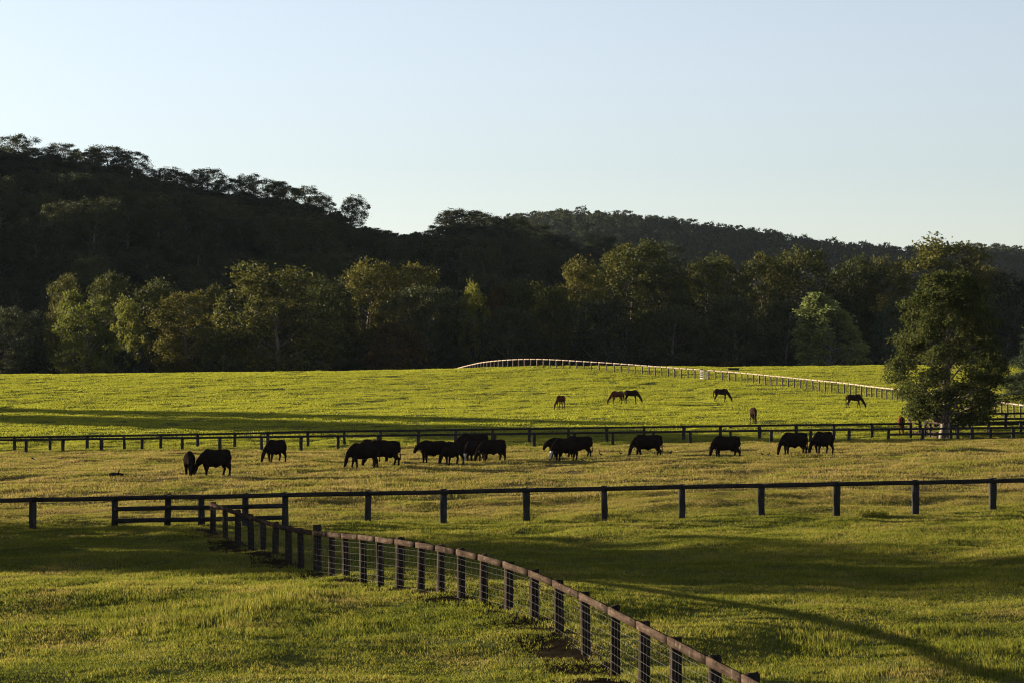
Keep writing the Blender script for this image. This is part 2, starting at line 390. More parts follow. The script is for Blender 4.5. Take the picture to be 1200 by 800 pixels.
def grow(name, y0, y1, step, protos, seed, lo, hi):
    pts, rot, rs = grass_points(y0, y1, step, seed)
    x, y = pts[:, 0], pts[:, 1]
    t = .5+.5*(.6*vnoise(x/2.6, y/2.9, 11)+.55*vnoise(x/7, y/9, 12)+.35*vnoise(x/1.1, y/1.2, 13))
    h = lo+(hi-lo)*np.clip(t, 0, 1.15)**1.6
    tus = np.clip((vnoise(x/1.25+9, y/1.5, 21)+.5*vnoise(x/6, y/8, 22)-.62)/.35, 0, 1)     # ungrazed tussocks
    h = h*(1+.9*tus)
    s = np.ones(len(x))*(.9+.3*rs.rand(len(x)))
    fx = np.interp(y, _fy, _fx)-x
    h = np.where((fx > -.1) & (fx < .50+.5*vnoise(x/1.3, y/1.3, 31)) & (y < 88), -1, h)      # trodden strip beside the netted fence
    kp = h > 0; x, pts, rot, s, h = x[kp], pts[kp], rot[kp], s[kp], h[kp]
    scatter(name, protos, pts, rot, np.stack([s, s, h*(.85+.3*rs.rand(len(x)))], -1), rs.randint(0, len(protos), len(x)))
g1 = [blade_patch('short_grass', .75, 210, .095, .012, 20+i) for i in range(6)]
g2 = [blade_patch('paddock_grass', 1.6, 300, .10, .022, 40+i) for i in range(5)]
g3 = [blade_patch('distant_grass', 3.2, 420, .12, .05, 60+i) for i in range(5)]
grow('foreground_grass', 37, 105, .55, g1, 1, .42, 1.2)
grow('paddock_grass', 105, 215, 1.15, g2, 2, .42, 1.5)
grow('hillside_grass', 215, 385, 2.3, g3, 3, .5, .95)
# ------------------------------------------------------------------ trees
def crown_gum(rs, H, W, z0, nl, flat, twigs, leaves, ll, lw, prof='dome', droop=.6, lobe=.15, lean=.04, up=0., inner=.0, limb=.55, shell=.8):
    """returns (trunk MB, leaf verts): limbs fan out to lobes, each lobe carries twig clumps of separate leaves"""
    tb = MB(); V = []
    lx, ly = rs.randn(2)*lean*H
    def trunk_at(t):
        return np.array([lx*t*t+.03*H*math.sin(5*t+lx), ly*t*t+.03*H*math.sin(4*t+1+ly), t*H])
    top = .80
    r0 = .022*H+.04
    ts = np.linspace(0, top, 9)
    tp = np.array([trunk_at(t) for t in ts]); tp[0, 2] = -.4
    tb.tube(tp, r0*(1-.8*ts/top)*np.where(ts < .02, 1.35, 1), 7)
    for i in range(nl):
        t = z0+(1-z0)*((i+.5)/nl)
        u = (t-z0)/(1-z0)
        if prof == 'dome': pr = math.sqrt(max(0, 1-((u-.38)/.66)**2)) if u > .38 else .62+.38*u/.38
        elif prof == 'cone': pr = (.55+.45*u/.25) if u < .25 else max(.08, 1-((u-.25)/.78)**1.5)
        elif prof == 'pear': pr = float(np.interp(u, [0, .12, .30, .5, .75, 1], [.45, .80, 1., .92, .72, .25]))
        elif prof == 'umbrella': pr = .55+.45*math.sin(math.pi*min(1, u*1.15))
        else: pr = 1-.5*u
        a = i*2.399+rs.randn()*.45; rr = (W/2)*pr*(1-lobe)*(inner+(1-inner)*math.sqrt(rs.rand()))*(.85+.3*rs.rand())
        rl = lobe*W*(.75+.6*rs.rand())
        tt = min(t, top+.18)
        c = trunk_at(t)+np.array([rr*math.cos(a), rr*math.sin(a), -rl*flat*.5])
        # limb
        t1 = max(.10, min(top-.04, t-.10-rr/H*.55)); p0 = trunk_at(t1)
        mid = p0*.45+c*.55; mid[2] -= .10*rr; mid += rs.randn(3)*.03*H
        rb = r0*(1-.8*t1/top)*limb
        tb.tube([p0, p0*.72+mid*.28+rs.randn(3)*.01*H, mid, c], [rb, rb*.8, rb*.5, rb*.15], 5, False)
        for k in range(twigs):
            d = rs.randn(3)+np.array([math.cos(a), math.sin(a), .55])*.45; d /= np.linalg.norm(d); d[2] = d[2] if d[2] > -.30 else -d[2]*.5
            q = c+d*np.array([rl, rl, rl*flat])*(shell+(1.08-shell)*rs.rand())
            if twigs > 5 and k % 3 == 0: tb.tube([c, (c+q)/2+rs.randn(3)*.04*rl, q], [rb*.25, rb*.18, rb*.08], 4, False)
            n = max(4, int(leaves*(.5+rs.rand())))
            sp = rl*.27*(.7+.6*rs.rand())
            p = q+rs.randn(n, 3)*np.array([sp, sp, sp*.62])
            d1 = rs.randn(n, 3); d1[:, 2] = d1[:, 2]*.5-droop+up; d1 /= np.linalg.norm(d1, axis=1)[:, None]
            s1 = np.cross(d1, rs.randn(n, 3)); s1 /= np.linalg.norm(s1, axis=1)[:, None]+1e-9
            L = ll*(.6+.8*rs.rand(n))[:, None]; Wd = lw*(.6+.8*rs.rand(n))[:, None]
            V.append(np.stack([p-d1*L/2, p+s1*Wd/2, p+d1*L/2, p-s1*Wd/2], 1).reshape(-1, 3))
    return tb, np.vstack(V)
def crown_pine(rs, H, W, ll, lw):
    tb = MB(); V = []
    tb.tube([[0, 0, -.4], [0, 0, H*.5], [0, 0, H]], [.03*H*.7, .016*H, .004*H], 7)
    for i in range(17):
        u = .27+.71*i/16; z = u*H
        for k in range(6):
            a = i*1.1+k*math.pi/3+rs.randn()*.2; r = W/2*(1-u)**.8*(.75+.4*rs.rand())+.2
            e = np.array([r*math.cos(a), r*math.sin(a), z-.10*r+.25*rs.randn()]); b = np.array([0, 0, z])
            mid = (b+e)/2+np.array([0, 0, .12*r])
            tb.tube([b, mid, e], [.05, .035, .012], 5, False)
            for t in np.linspace(.3, 1, 8):
                q = (b*(1-t)**2+2*mid*t*(1-t)+e*t*t)
                n = 95; p = q+rs.randn(n, 3)*np.array([.22, .22, .13])*(.5+r*.16)
                d1 = rs.randn(n, 3); d1[:, 2] += .35; d1 += np.array([math.cos(a), math.sin(a), 0])*.8; d1 /= np.linalg.norm(d1, axis=1)[:, None]
                s1 = np.cross(d1, rs.randn(n, 3)); s1 /= np.linalg.norm(s1, axis=1)[:, None]
                V.append(np.stack([p-d1*ll/2, p+s1*lw/2, p+d1*ll/2, p-s1*lw/2], 1).reshape(-1, 3))
    return tb, np.vstack(V)
def quads(v): return np.arange(len(v)).reshape(-1, 4)
class Proto:
    def __init__(s, name, H, W, res, leafm, barkm):
        s.H, s.W = H, W; tb, v = res
        tv = np.vstack(tb.v); tf = np.vstack(tb.f)
        ex = np.percentile(np.abs(v[:, :2]), 97)*2; s.W = ex; s.H = np.percentile(v[:, 2], 99.6)
        s.trunk = me_arr(name+'_trunk', tv, tf, M[barkm], True)
        s.crown = me_arr(name+'_crown', v, quads(v), M[leafm])
        s.whole = me_arr(name, np.vstack([tv, v]), np.vstack([tf, quads(v)+len(tv)]), [M[barkm], M[leafm]])
        mi = np.zeros(len(tf)+len(v)//4, np.int32); mi[len(tf):] = 1
        s.whole.polygons.foreach_set('material_index', mi)
RS = np.random.RandomState
def P_(name, H, W, leafm, barkm, seed, **k):
    return Proto(name, H, W, crown_gum(RS(seed), H, W, **k), leafm, barkm)
GB = [P_('bushy_gum', 16, 14, lm, 'bark', 100+i, z0=.06, nl=50, flat=.85, twigs=12, leaves=29, ll=.44, lw=.28, droop=.3, lobe=.145, inner=.4, limb=.3) for i, lm in enumerate(['gum', 'gum', 'gum'])]
GT = [P_('tall_gum', 20, 13, lm, 'bark', 120+i, z0=.13, nl=46, flat=.80, twigs=12, leaves=30, ll=.44, lw=.28, droop=.3, lobe=.15, inner=.4, limb=.35) for i, lm in enumerate(['gum', 'gum', 'gum'])]
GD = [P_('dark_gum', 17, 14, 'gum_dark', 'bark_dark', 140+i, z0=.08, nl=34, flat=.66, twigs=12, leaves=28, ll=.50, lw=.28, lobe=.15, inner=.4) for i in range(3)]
GU = [P_('ridge_gum', 15, 14, 'gum_dark', 'bark_dark', 160+i, z0=.34, nl=15+2*i, flat=1.15, twigs=15, leaves=34, ll=.44, lw=.30, droop=.2, prof=['umbrella', 'dome'][i % 2], lobe=.145, inner=.5, lean=.08, limb=.75) for i in range(5)]
GL = [P_('lime_tree', 13, 10, 'lime', 'bark', 180+i, z0=.08, nl=34, flat=.85, twigs=12, leaves=28, ll=.44, lw=.20, lobe=.14, inner=.5, droop=.9) for i in range(2)]
PO = P_('poplar', 12, 9, 'poplar', 'bark', 200, z0=.03, nl=60, flat=1.0, twigs=9, leaves=24, ll=.40, lw=.26, prof='cone', droop=0., up=.25, lobe=.10, inner=.45)
RU = P_('rust_tree', 9, 8, 'rust', 'bark_dark', 210, z0=.06, nl=34, flat=.75, twigs=8, leaves=24, ll=.5, lw=.25, lobe=.14, inner=.4)
SH = [P_('shrub', 4, 6, 'gum_dark', 'bark_dark', 220+i, z0=.05, nl=14, flat=.8, twigs=7, leaves=20, ll=.55, lw=.26, lobe=.17, inner=.2) for i in range(2)]
CO = P_('cypress', 9, 5, 'needle', 'bark_dark', 230, z0=.02, nl=40, flat=1.5, twigs=8, leaves=22, ll=.5, lw=.16, prof='cone', droop=-.3, up=.4, lobe=.12, inner=.4)

def tree(p, px, d, h, w, name='gum_tree', rz=None, label=None, group=None, parts=True, cat='tree', squash=None, dx=0):
    x = X(px, d)+dx if px is not None else dx
    rz = random.random()*6.283 if rz is None else rz
    z = gz(x, d)-.05
    sc = (w/p.W, w/p.W, h/p.H)
    if parts:
        t = empty(name, (x, d, z), rz, label, cat, group); t.scale = sc
        obj('trunk', p.trunk, t); obj('crown', p.crown, t)
    else:
        t = obj(name, p.whole, None, (x, d, z)); t.rotation_euler = (0, 0, rz); t.scale = sc
        tag(t, label, cat, group)
    return t
def tree_px(p, px, top, wpx, d, **k):
    """tree at column px and distance d whose top shows at photo row `top`, `wpx` photo pixels wide"""
    x = X(px, d); h = ZE+(HOR-top)/F*d-gz(x, d)
    return tree(p, px, d, h, wpx/F*d, **k)
random.seed(4)
# --- the tree line behind the far paddock, one by one
LINE = [
 # proto, px, top, width px, distance, kind, label
 (GD[0], 8, 362, 60, 436, 'gum_tree', 'dark low gum tree at the far left end of the tree line'),
 (GL[0], 98, 343, 66, 424, 'lime_tree', 'bright lime green drooping tree at the front of the tree line'),
 (GB[0], 74, 324, 34, 462, 'gum_tree', 'small round olive crown rising just behind the bright lime green tree'),
 (GB[1], 122, 322, 44, 466, 'gum_tree', 'olive crown in shade behind the right shoulder of the bright lime green tree'),
 (GL[1], 152, 350, 40, 440, 'lime_tree', 'small pale olive round tree right of the bright lime green tree'),
 (GB[2], 186, 330, 58, 452, 'gum_tree', 'olive tree with two lit heads, second right of the bright lime green tree'),
 (GT[0], 216, 342, 66, 436, 'gum_tree', 'loose olive tree with forked pale trunk left of the broad dark fig-like tree'),
 (GB[1], 252, 337, 26, 446, 'gum_tree', 'narrow dull olive tree wedged beside the left edge of the broad dark tree'),
 (GB[0], 322, 311, 128, 424, 'broad_tree', 'broadest dark green tree of the tree line, its crown reaching down to the grass'),
 (GB[2], 262, 385, 46, 420, 'gum_tree', 'low dark skirt tree on the left foot of the broadest dark green tree'),
 (GB[2], 385, 328, 60, 446, 'gum_tree', 'dark olive tree touching the right side of the broadest dark green tree'),
 (GT[1], 432, 308, 60, 456, 'gum_tree', 'olive topped gum with grey-green head right of the broadest dark green tree'),
 (GB[1], 474, 312, 66, 454, 'gum_tree', 'wide flat headed olive gum above the rust coloured tree'),
 (GD[1], 500, 337, 70, 436, 'gum_tree', 'dark gum tree just behind and right of the rust coloured tree'),
 (RU, 462, 380, 62, 420, 'rust_tree', 'low rust brown tree at the foot of the tree line, middle left'),
 (GD[2], 535, 352, 50, 440, 'gum_tree', 'dark gum tree under the bright olive tree near the bend of the pale fence'),
 (GL[1], 556, 333, 34, 436, 'lime_tree', 'bright olive slender tree standing above the far end of the pale fence'),
 (RU, 586, 334, 28, 446, 'rust_tree', 'thin reddish brown tree between two olive trees above the pale fence'),
 (GB[0], 622, 330, 54, 444, 'gum_tree', 'olive rounded tree above the highest bend of the pale fence'),
 (GD[0], 596, 362, 60, 430, 'gum_tree', 'low dark tree behind the highest bend of the pale fence'),
 (GB[1], 648, 340, 40, 434, 'gum_tree', 'dull olive tree at the left foot of the tallest lit gum'),
 (GT[2], 684, 306, 56, 442, 'gum_tree', 'golden lit gum forming the left shoulder of the tallest lit gum'),
 (GT[0], 734, 285, 84, 448, 'gum_tree', 'tallest golden lit gum in the middle of the tree line'),
 (GD[1], 708, 352, 60, 428, 'gum_tree', 'dark understorey tree below the tallest lit gum'),
 (GT[1], 782, 311, 54, 444, 'gum_tree', 'olive gum forming the right shoulder of the tallest lit gum'),
 (GT[2], 830, 302, 74, 450, 'gum_tree', 'wide dark topped gum with pale trunk above the paddock gate'),
 (GD[2], 790, 360, 70, 430, 'gum_tree', 'low dark tree left of the paddock gate, below olive gums'),
 (GD[0], 862, 348, 70, 432, 'gum_tree', 'low dark tree right above the paddock gate'),
 (GT[0], 893, 301, 62, 452, 'gum_tree', 'olive topped gum left of the poplar, second gum right of the gate'),
 (GT[1], 938, 294, 66, 456, 'gum_tree', 'tall dim gum rising directly behind the poplar'),
 (GD[1], 924, 352, 56, 436, 'gum_tree', 'dark low tree tucked against the left side of the poplar'),
 (PO, 971, 345, 84, 410, 'poplar', 'pale green silvery poplar standing at the edge of the far field'),
 (GB[2], 1000, 304, 56, 458, 'gum_tree', 'dark gum behind the right shoulder of the poplar'),
 (CO, 1036, 366, 40, 416, 'cypress', 'pointed dark conifer between the poplar and the big paddock gum'),
 (GB[0], 1040, 303, 46, 456, 'gum_tree', 'dark gum rising behind the pointed conifer'),
 (GT[2], 1100, 280, 92, 440, 'gum_tree', 'highest gum at the right, its head showing over the big paddock gum'),
 (GD[2], 1066, 350, 54, 430, 'gum_tree', 'dark low gum behind the left edge of the big paddock gum'),
 (GB[1], 1158, 312, 70, 446, 'gum_tree', 'dark gum to the right behind the big paddock gum'),
 (GD[0], 1196, 322, 60, 440, 'gum_tree', 'dark gum at the right end of the tree line'),
 (GD[1], 1140, 352, 60, 428, 'gum_tree', 'low dark gum low behind the right edge of the big paddock gum'),
 (GD[2], 1182, 365, 60, 426, 'gum_tree', 'low dark gum between the big paddock gum and the pine branch'),
]
for p, px, top, wpx, d, nm, lb in LINE: tree_px(p, px, top, wpx*(1.22 if p in GT or p in GD or (p in GB and wpx < 100) else 1.), d, name=nm, label=lb)
# low shrubs and dim trees that close the foot of the tree line
rg = random.Random(7)
for i in range(38):
    px = -30+i*33.5+rg.uniform(-8, 8)
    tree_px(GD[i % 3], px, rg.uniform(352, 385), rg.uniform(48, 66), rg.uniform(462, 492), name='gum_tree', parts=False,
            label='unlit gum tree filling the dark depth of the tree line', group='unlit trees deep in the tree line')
for i in range(44):
    px = -20+i*28.6+rg.uniform(-8, 8)
    tree_px(SH[i % 2], px, rg.uniform(398, 420), rg.uniform(36, 52), rg.uniform(432, 450), name='shrub', parts=False, cat='shrub',
            label='dark shrub in the shadow at the foot of the tree line', group='shrubs at the foot of the tree line')
tree_px(RU, 852, 424, 26, 398, name='rust_shrub', cat='shrub', label='small brown lit shrub just above the paddock gate', parts=False)
# the tree line carries on past the left edge of the picture and throws its shade along itself
for i in range(9):
    tree(GD[i % 3], None, 432+rg.uniform(-6, 22), rg.uniform(14, 18), rg.uniform(11, 14), dx=-104-i*11, parts=False,
         label='dark gum tree continuing the tree line beyond its left end', group='gums beyond the left end of the tree line')
# --- gums on the skyline of the wooded hill
SKY = [(-12, 168, 54), (20, 157, 46), (44, 173, 50), (74, 168, 40), (97, 174, 48), (124, 171, 58), (150, 176, 46), (172, 197, 34), (192, 196, 48),
       (216, 202, 42), (243, 198, 52), (268, 208, 40), (287, 204, 36), (312, 211, 46), (334, 213, 40), (357, 217, 48), (377, 229, 34), (393, 252, 28),
       (411, 229, 38), (436, 267, 30), (457, 273, 30), (482, 275, 32), (506, 270, 34), (526, 245, 52), (550, 246, 60), (577, 251, 54), (603, 255, 50),
       (630, 263, 50), (654, 275, 42), (680, 284, 44), (706, 276, 56), (742, 290, 46), (784, 285, 50)]
NTH = ['first', 'second', 'third', 'fourth', 'fifth', 'sixth', 'seventh', 'eighth', 'ninth', 'tenth', 'eleventh', 'twelfth', 'thirteenth', 'fourteenth', 'fifteenth', 'sixteenth', 'seventeenth', 'eighteenth']
LONE = 18
for i, (px, top, wpx) in enumerate(SKY):
    if i == LONE: lb = 'lone spindly gum with open twin heads standing clear on the ridge'
    elif i == 1: lb = 'highest wispy gum on the ridge, topping the hill near its left end'
    elif i < LONE: lb = 'open crowned gum against the sky, %s left of the lone spindly ridge gum' % NTH[LONE-i-1]
    else: lb = 'open crowned gum against the sky, %s right of the lone spindly ridge gum' % NTH[i-LONE-1]
    p = (GD[i % 3] if i in (3, 5, 10, 13) else GU[i % 5]) if top < 262 else GD[i % 3]
    tree_px(p, px, top, wpx*.92, RID-12+rg.uniform(-14, 10), name='ridge_gum', label=lb, group='gums along the ridge of the wooded hill')
for i in range(48):       # lower crowns that close the ridge under the tall ones
    px = -25+i*17+rg.uniform(-6, 6)
    gr = float(np.interp(px, _ridx, _ridr))
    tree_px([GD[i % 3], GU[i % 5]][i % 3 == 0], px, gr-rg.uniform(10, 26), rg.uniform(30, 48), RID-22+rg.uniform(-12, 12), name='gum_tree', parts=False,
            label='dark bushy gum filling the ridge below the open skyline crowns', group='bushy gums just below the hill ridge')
_skx = [-60, 0, 150, 200, 300, 380, 420, 470, 540, 600, 650, 700, 760, 830, 900, 1000]
_skr = [190, 200, 208, 226, 240, 254, 276, 280, 276, 280, 290, 310, 322, 340, 352, 360]
n = 0
for r in range(7):
    d = 512+r*25
    px = -40+rg.uniform(0, 20)
    while px < 900-r*26:
        d2 = d+rg.uniform(-10, 10); cap = ZE+(HOR-float(np.interp(px, _skx, _skr)))/F*d2-gz(X(px, d2), d2)
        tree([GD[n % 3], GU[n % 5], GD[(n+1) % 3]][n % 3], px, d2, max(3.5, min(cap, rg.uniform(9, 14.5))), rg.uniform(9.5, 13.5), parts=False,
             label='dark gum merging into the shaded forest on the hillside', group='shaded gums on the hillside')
        px += rg.uniform(34, 50); n += 1
print('hillside trees', n)
# uncountable: scrub between the hillside trees, and the forest on the far ridge
def simple(name, H, W, nl, lm, seed, tw=6, lv=9, ll=1.1, lw=.55):
    q = P_(name, H, W, lm, 'bark_dark', seed, z0=.25, nl=nl, flat=.6, twigs=tw, leaves=lv, ll=ll, lw=lw, lobe=.17, inner=.2)
    return bpy.data.objects.new(name, q.whole)
def forest(name, protos, xr, yr, step, seed, lo, hi, keep=None):
    rs = RS(seed); xx, yy = np.meshgrid(np.arange(xr[0], xr[1], step), np.arange(yr[0], yr[1], step))
    P = np.stack([xx.ravel(), yy.ravel()], -1); P = P+(rs.rand(*P.shape)-.5)*step*1.1
    P = P[np.abs(P[:, 0]) < .2125*P[:, 1]+30]
    if keep is not None: P = P[keep(P[:, 0], P[:, 1])]
    s = lo+(hi-lo)*rs.rand(len(P)); z = ground(P[:, 0], P[:, 1])-.2
    rot = np.stack([0*s, 0*s, rs.rand(len(P))*6.283], -1)
    scatter(name, protos, np.stack([P[:, 0], P[:, 1], z], -1), rot, np.stack([s, s, s*(.8+.4*rs.rand(len(P)))], -1), rs.randint(0, len(protos), len(P)))
forest('hillside_scrub', [bpy.data.objects.new('scrub', q.whole) for q in SH], (-190, 100), (495, 705), 6.5, 31, .6, 1.0)
forest('distant_forest', [simple('far_gum', 12, 10, 16, 'gum_dark', 300+i) for i in range(4)], (-200, 480), (1380, 1830), 10, 32, .6, 1.15)

# --- the big gum by the yard rails, the pine at the right edge, trees beyond the left edge
HG = P_('paddock_gum', 14, 9.0, 'hero', 'bark', 412, z0=.15, nl=80, flat=.85, twigs=16, leaves=46, ll=.25, lw=.11, lobe=.115, inner=.45, droop=.7, lean=.015, limb=.26, prof='pear', shell=.7)
tree_px(HG, 1109, 321, 118, 200.5, name='gum_tree', rz=.6, label='big leafy gum with pale trunk standing among the dark yard rails')
PN = Proto('pine', 11, 8, crown_pine(RS(77), 11, 8.5, .30, .035), 'needle', 'bark_dark')
tree(PN, 1248, 205, 12.5, 9.4, name='pine_tree', rz=1.0, label='dark pine at the right edge reaching a needled branch into view')
for (x, y, h, w_, p) in ((-78, 277, 11.5, 8.5, GD[0]), (-74, 257.5, 14., 13., GD[1]), (-82, 267, 12., 9., GD[0]), (-92, 285, 12.5, 8., GD[2]), (-89, 266.5, 15., 12, GD[0]), (-33.5, 96.5, 7.2, 9.0, GD[2]), (-31, 87.5, 11.5, 11., GD[0]), (-43, 95, 12., 9.5, GD[1])):
    tree(p, None, y, h, w_, dx=x, name='gum_tree', label={-82: 'middle one of the dark gums past the left end of the lane fences', -78: 'leafy gum by the hill paddock, beyond the broad gum beside it', -74: 'broad leafy gum by the hill paddock, nearer than its neighbour',
         -33.5: 'short round gum beside the post and rail fence past its left end', -31: 'taller round gum by the lawn, past the left end of the fence', -92: 'tall gum behind the leafy gum by the hill paddock', -89: 'tallest gum by the hill paddock, behind the broad leafy one', -43: 'dark gum at the back of the clump past the left end of the fence'}[x])
# ------------------------------------------------------------------ fences
def post_mesh(name, w, h, m, seed):
    """a split post: uneven faces, a worn slanting top"""
    rs = RS(seed); b = MB(); zs = [-.5, .25*h, .6*h, h]; rings = []
    cs = [(-1, -1), (-.35, -1.08), (.35, -1.08), (1, -1), (1.04, 0), (1, 1), (0, 1.06), (-1, 1)]
    for z in zs:
        rings.append([[c[0]*w/2*(1+.06*rs.randn())+.008*rs.randn(), c[1]*w/2*(1+.06*rs.randn()), z+(rs.randn()*.012 if z == h else 0)] for c in cs])
    v = np.array(rings).reshape(-1, 3); f = []
    for i in range(len(zs)-1):
        for j in range(8): f.append([i*8+j, i*8+(j+1) % 8, (i+1)*8+(j+1) % 8, (i+1)*8+j])
    k = (len(zs)-1)*8; f += [[k, k+1, k+2, k+3], [k, k+3, k+4, k+7], [k+7, k+4, k+5, k+6]]
    b.add(v, f); return b.mesh(name, m)
def board(name, a, b, th, ht, m, parent, base, seed, ext=-.003):
    """one rail from a to b (world), slightly warped"""
    rs = RS(seed); a, b = Vector(a), Vector(b); L = (b-a).length; mid = (a+b)/2
    mb = MB(); n = 5; v = []
    for i in range(n):
        t = i/(n-1); x = (t-.5)*(L+ext); e = 4*t*(1-t); dz = .003*e*rs.randn(); dy = .002*e*rs.randn(); hh = ht/2*(1+.012*e*rs.randn())
        v += [[x, -th/2+dy, -hh+dz], [x, th/2+dy, -hh+dz], [x, th/2+dy, hh+dz], [x, -th/2+dy, hh+dz]]
    f = [[3, 2, 1, 0], [4*n-4, 4*n-3, 4*n-2, 4*n-1]]
    for i in range(n-1):
        for j in range(4): f.append([i*4+j, i*4+(j+1) % 4, i*4+4+(j+1) % 4, i*4+4+j])
    mb.add(v, f)
    o = obj(name, mb.mesh(name, m), parent)
    d = (b-a).normalized(); q = Matrix(((d.x, -d.y/math.hypot(d.x, d.y), 0), (d.y, d.x/math.hypot(d.x, d.y), 0), (d.z, 0, 1)))
    u = Vector((0, 0, 1)); sd = u.cross(d).normalized(); up = d.cross(sd)
    rm = Matrix((d, sd, up)).transposed()
    o.location = mid-base; o.rotation_euler = rm.to_euler()
    return o
PM = {}
def posts_of(kind, w, h):
    key = (kind, round(w, 2), round(h, 2))
    if key not in PM: PM[key] = [post_mesh('post', w*s, h, M[kind], 500+i) for i, s in enumerate((1, .92, 1.06, .97))]
    return PM[key]
def fence(name, label, pts, h, rails, pw, kind, rkind, rth=.045, rht=.17, side=(0, -1), group=None, big=(), skip=(), cat='fence', rail_from=None, top_over=.0, post_h=None):
    """pts: plan positions; rails: [(height of the board's centre, first post, last post)]"""
    base = Vector((pts[0][0], pts[0][1], float(ground(*pts[0], False))))
    root = empty(name, base, 0, label, cat, group)
    n = len(pts); W = []; rs = RS(len(name)+n)
    for i, (x, y) in enumerate(pts):
        z = float(ground(x, y, False)); a, b = pts[max(0, i-1)], pts[min(n-1, i+1)]
        yaw = math.atan2(b[1]-a[1], b[0]-a[0]); s = 1.25 if i in big else 1.
        me = posts_of(kind, pw*s, (post_h or h)+top_over+(.12 if i in big else 0))[rs.randint(4)]
        o = obj('post', me, root, Vector((x, y, z))-base)
        o.rotation_euler = (rs.randn()*.014, rs.randn()*.014, yaw+(math.pi if rs.rand() < .5 else 0)+rs.randn()*.06); o.scale.z = 1+.012*rs.randn()
        nn = Vector((-math.sin(yaw), math.cos(yaw), 0)); nn = nn if nn.x*side[0]+nn.y*side[1] > 0 else -nn
        W.append((Vector((x, y, z)), nn, s))
    for hr, i0, i1 in rails:
        for i in range(i0, min(i1, n-1)):
            if i in skip: continue
            P = [W[k][0]+W[k][1]*(pw*.5*max(W[i][2], W[i+1][2])+rth/2+.014)+Vector((0, 0, hr+.012*rs.randn()*0)) for k in (i, i+1)]
            board('rail', P[0], P[1], rth*(1+.03*(i % 2)), rht*(1+.012*rs.randn()), M[rkind], root, base, 700+i*7+int(hr*50), .012 if name == 'netted_fence' else -.003)
    return root, W, base

# near post-and-rail fence across the picture
NF = 90.3
npx = [-128, -40, 38.5, 135, 196, 237, 288, 334, 431, 520, 617, 708, 799, 892, 980, 1072, 1163, 1256]
npts = [(X(px, NF), NF+.12*math.sin(px)) for px in npx]
fence('post_and_rail_fence', 'dark single rail fence on square posts right across the picture, in front of the cattle', npts, 1.2,
      [(1.12, 0, 99), (.72, 3, 7), (.28, 3, 7)], .235, 'dark_post', 'dark_rail', .05, .165)
# curved netted fence from the corner down to the lower right
fpx = [249.5, 264.4, 279.5, 294.6, 308.4, 323, 338.6, 353, 372.5, 389, 406, 425.8, 446, 468.7, 493, 516.6, 540.8, 567, 596, 626.7, 655, 686.7, 721, 755, 791.7, 838, 880]
gpx = 600+F*_fx/_fy; o1 = np.argsort(gpx)
fy = [float(np.interp(px, gpx[o1], _fy[o1])) for px in fpx]
fpts = [(float(np.interp(y, _fy, _fx)), y) for y in fy]
print('front fence', float(gpx.min()), float(gpx.max()), [(round(a, 1), round(b, 1)) for a, b in fpts])
(xa, ya), (xb, yb) = fpts[-2], fpts[-1]; st = Vector((xb-xa, yb-ya)).normalized()*2.3
for k in range(1, 7): fpts.append((xb+st.x*k, yb+st.y*k))      # it runs on towards the viewer
root, W, base = fence('netted_fence', 'curving single rail fence with wire netting running to the lower right corner', fpts, 1.2, [(1.115, 0, 99)], .165, 'post', 'rail', .05, .135,
                      side=(-1, -.35), big=(8,), top_over=-.012)
mb = MB()
for i in range(len(W)-1):
    A, B = [W[k][0]+W[k][1]*(.19*.5*max(1, W[k][2])+.014) for k in (i, i+1)]
    for hz in (.05, .20, .35, .51, .68, .84, .97):
        sag = -.012
        mb.tube([A+Vector((0, 0, hz)), (A+B)/2+Vector((0, 0, hz+sag)), B+Vector((0, 0, hz))], .0012, 4, False)
    n = max(2, int((B-A).length/.28))
    for k in range(n):
        p = A.lerp(B, (k+.5)/n); mb.tube([p+Vector((0, 0, .05)), p+Vector((.006, 0, .97))], .0007, 4, False)
me = mb.mesh('wire_netting', M['wire']); me.transform(Matrix.Translation(-base))
obj('wire_netting', me, root)
# two dark fences of the lane in front of the hill paddock
FF, FR = 196., 205.
ffpx = [-60, -15, 31, 74, 119.5, 166.7, 213.8, 258, 306.7, 353, 396.5, 443, 490, 534, 580, 626, 672.5, 718, 765, 808.7, 856, 903.7, 949.5, 994.7, 1041, 1081, 1122, 1139, 1160.6, 1187, 1228]
fence('lane_fence', 'dark fence just behind the cattle, one rail that becomes three at its right end', [(X(p, FF), FF) for p in ffpx], 1.2, [(1.12, 0, 99), (.68, 24, 99), (.22, 24, 99)], .24, 'dark_post', 'dark_rail', .05, .18)
frpx = [-70, -27, 17.5, 59, 102, 146, 188.5, 231.7, 275, 314, 361, 403.6, 446, 490.5, 534, 577, 620, 666, 711, 754.7, 801, 844, 890, 933, 977, 1021.7, 1067]
fry = lambda p: float(np.interp(p, [0, 400, 1100], [199.5, 205, 206]))
fence('lane_fence', 'taller dark fence on the far side of the lane, edging the hill paddock', [(X(p, fry(p)), fry(p)) for p in frpx], 1.34, [(1.26, 0, 99)], .24, 'dark_post', 'dark_rail', .05, .18, group=None)
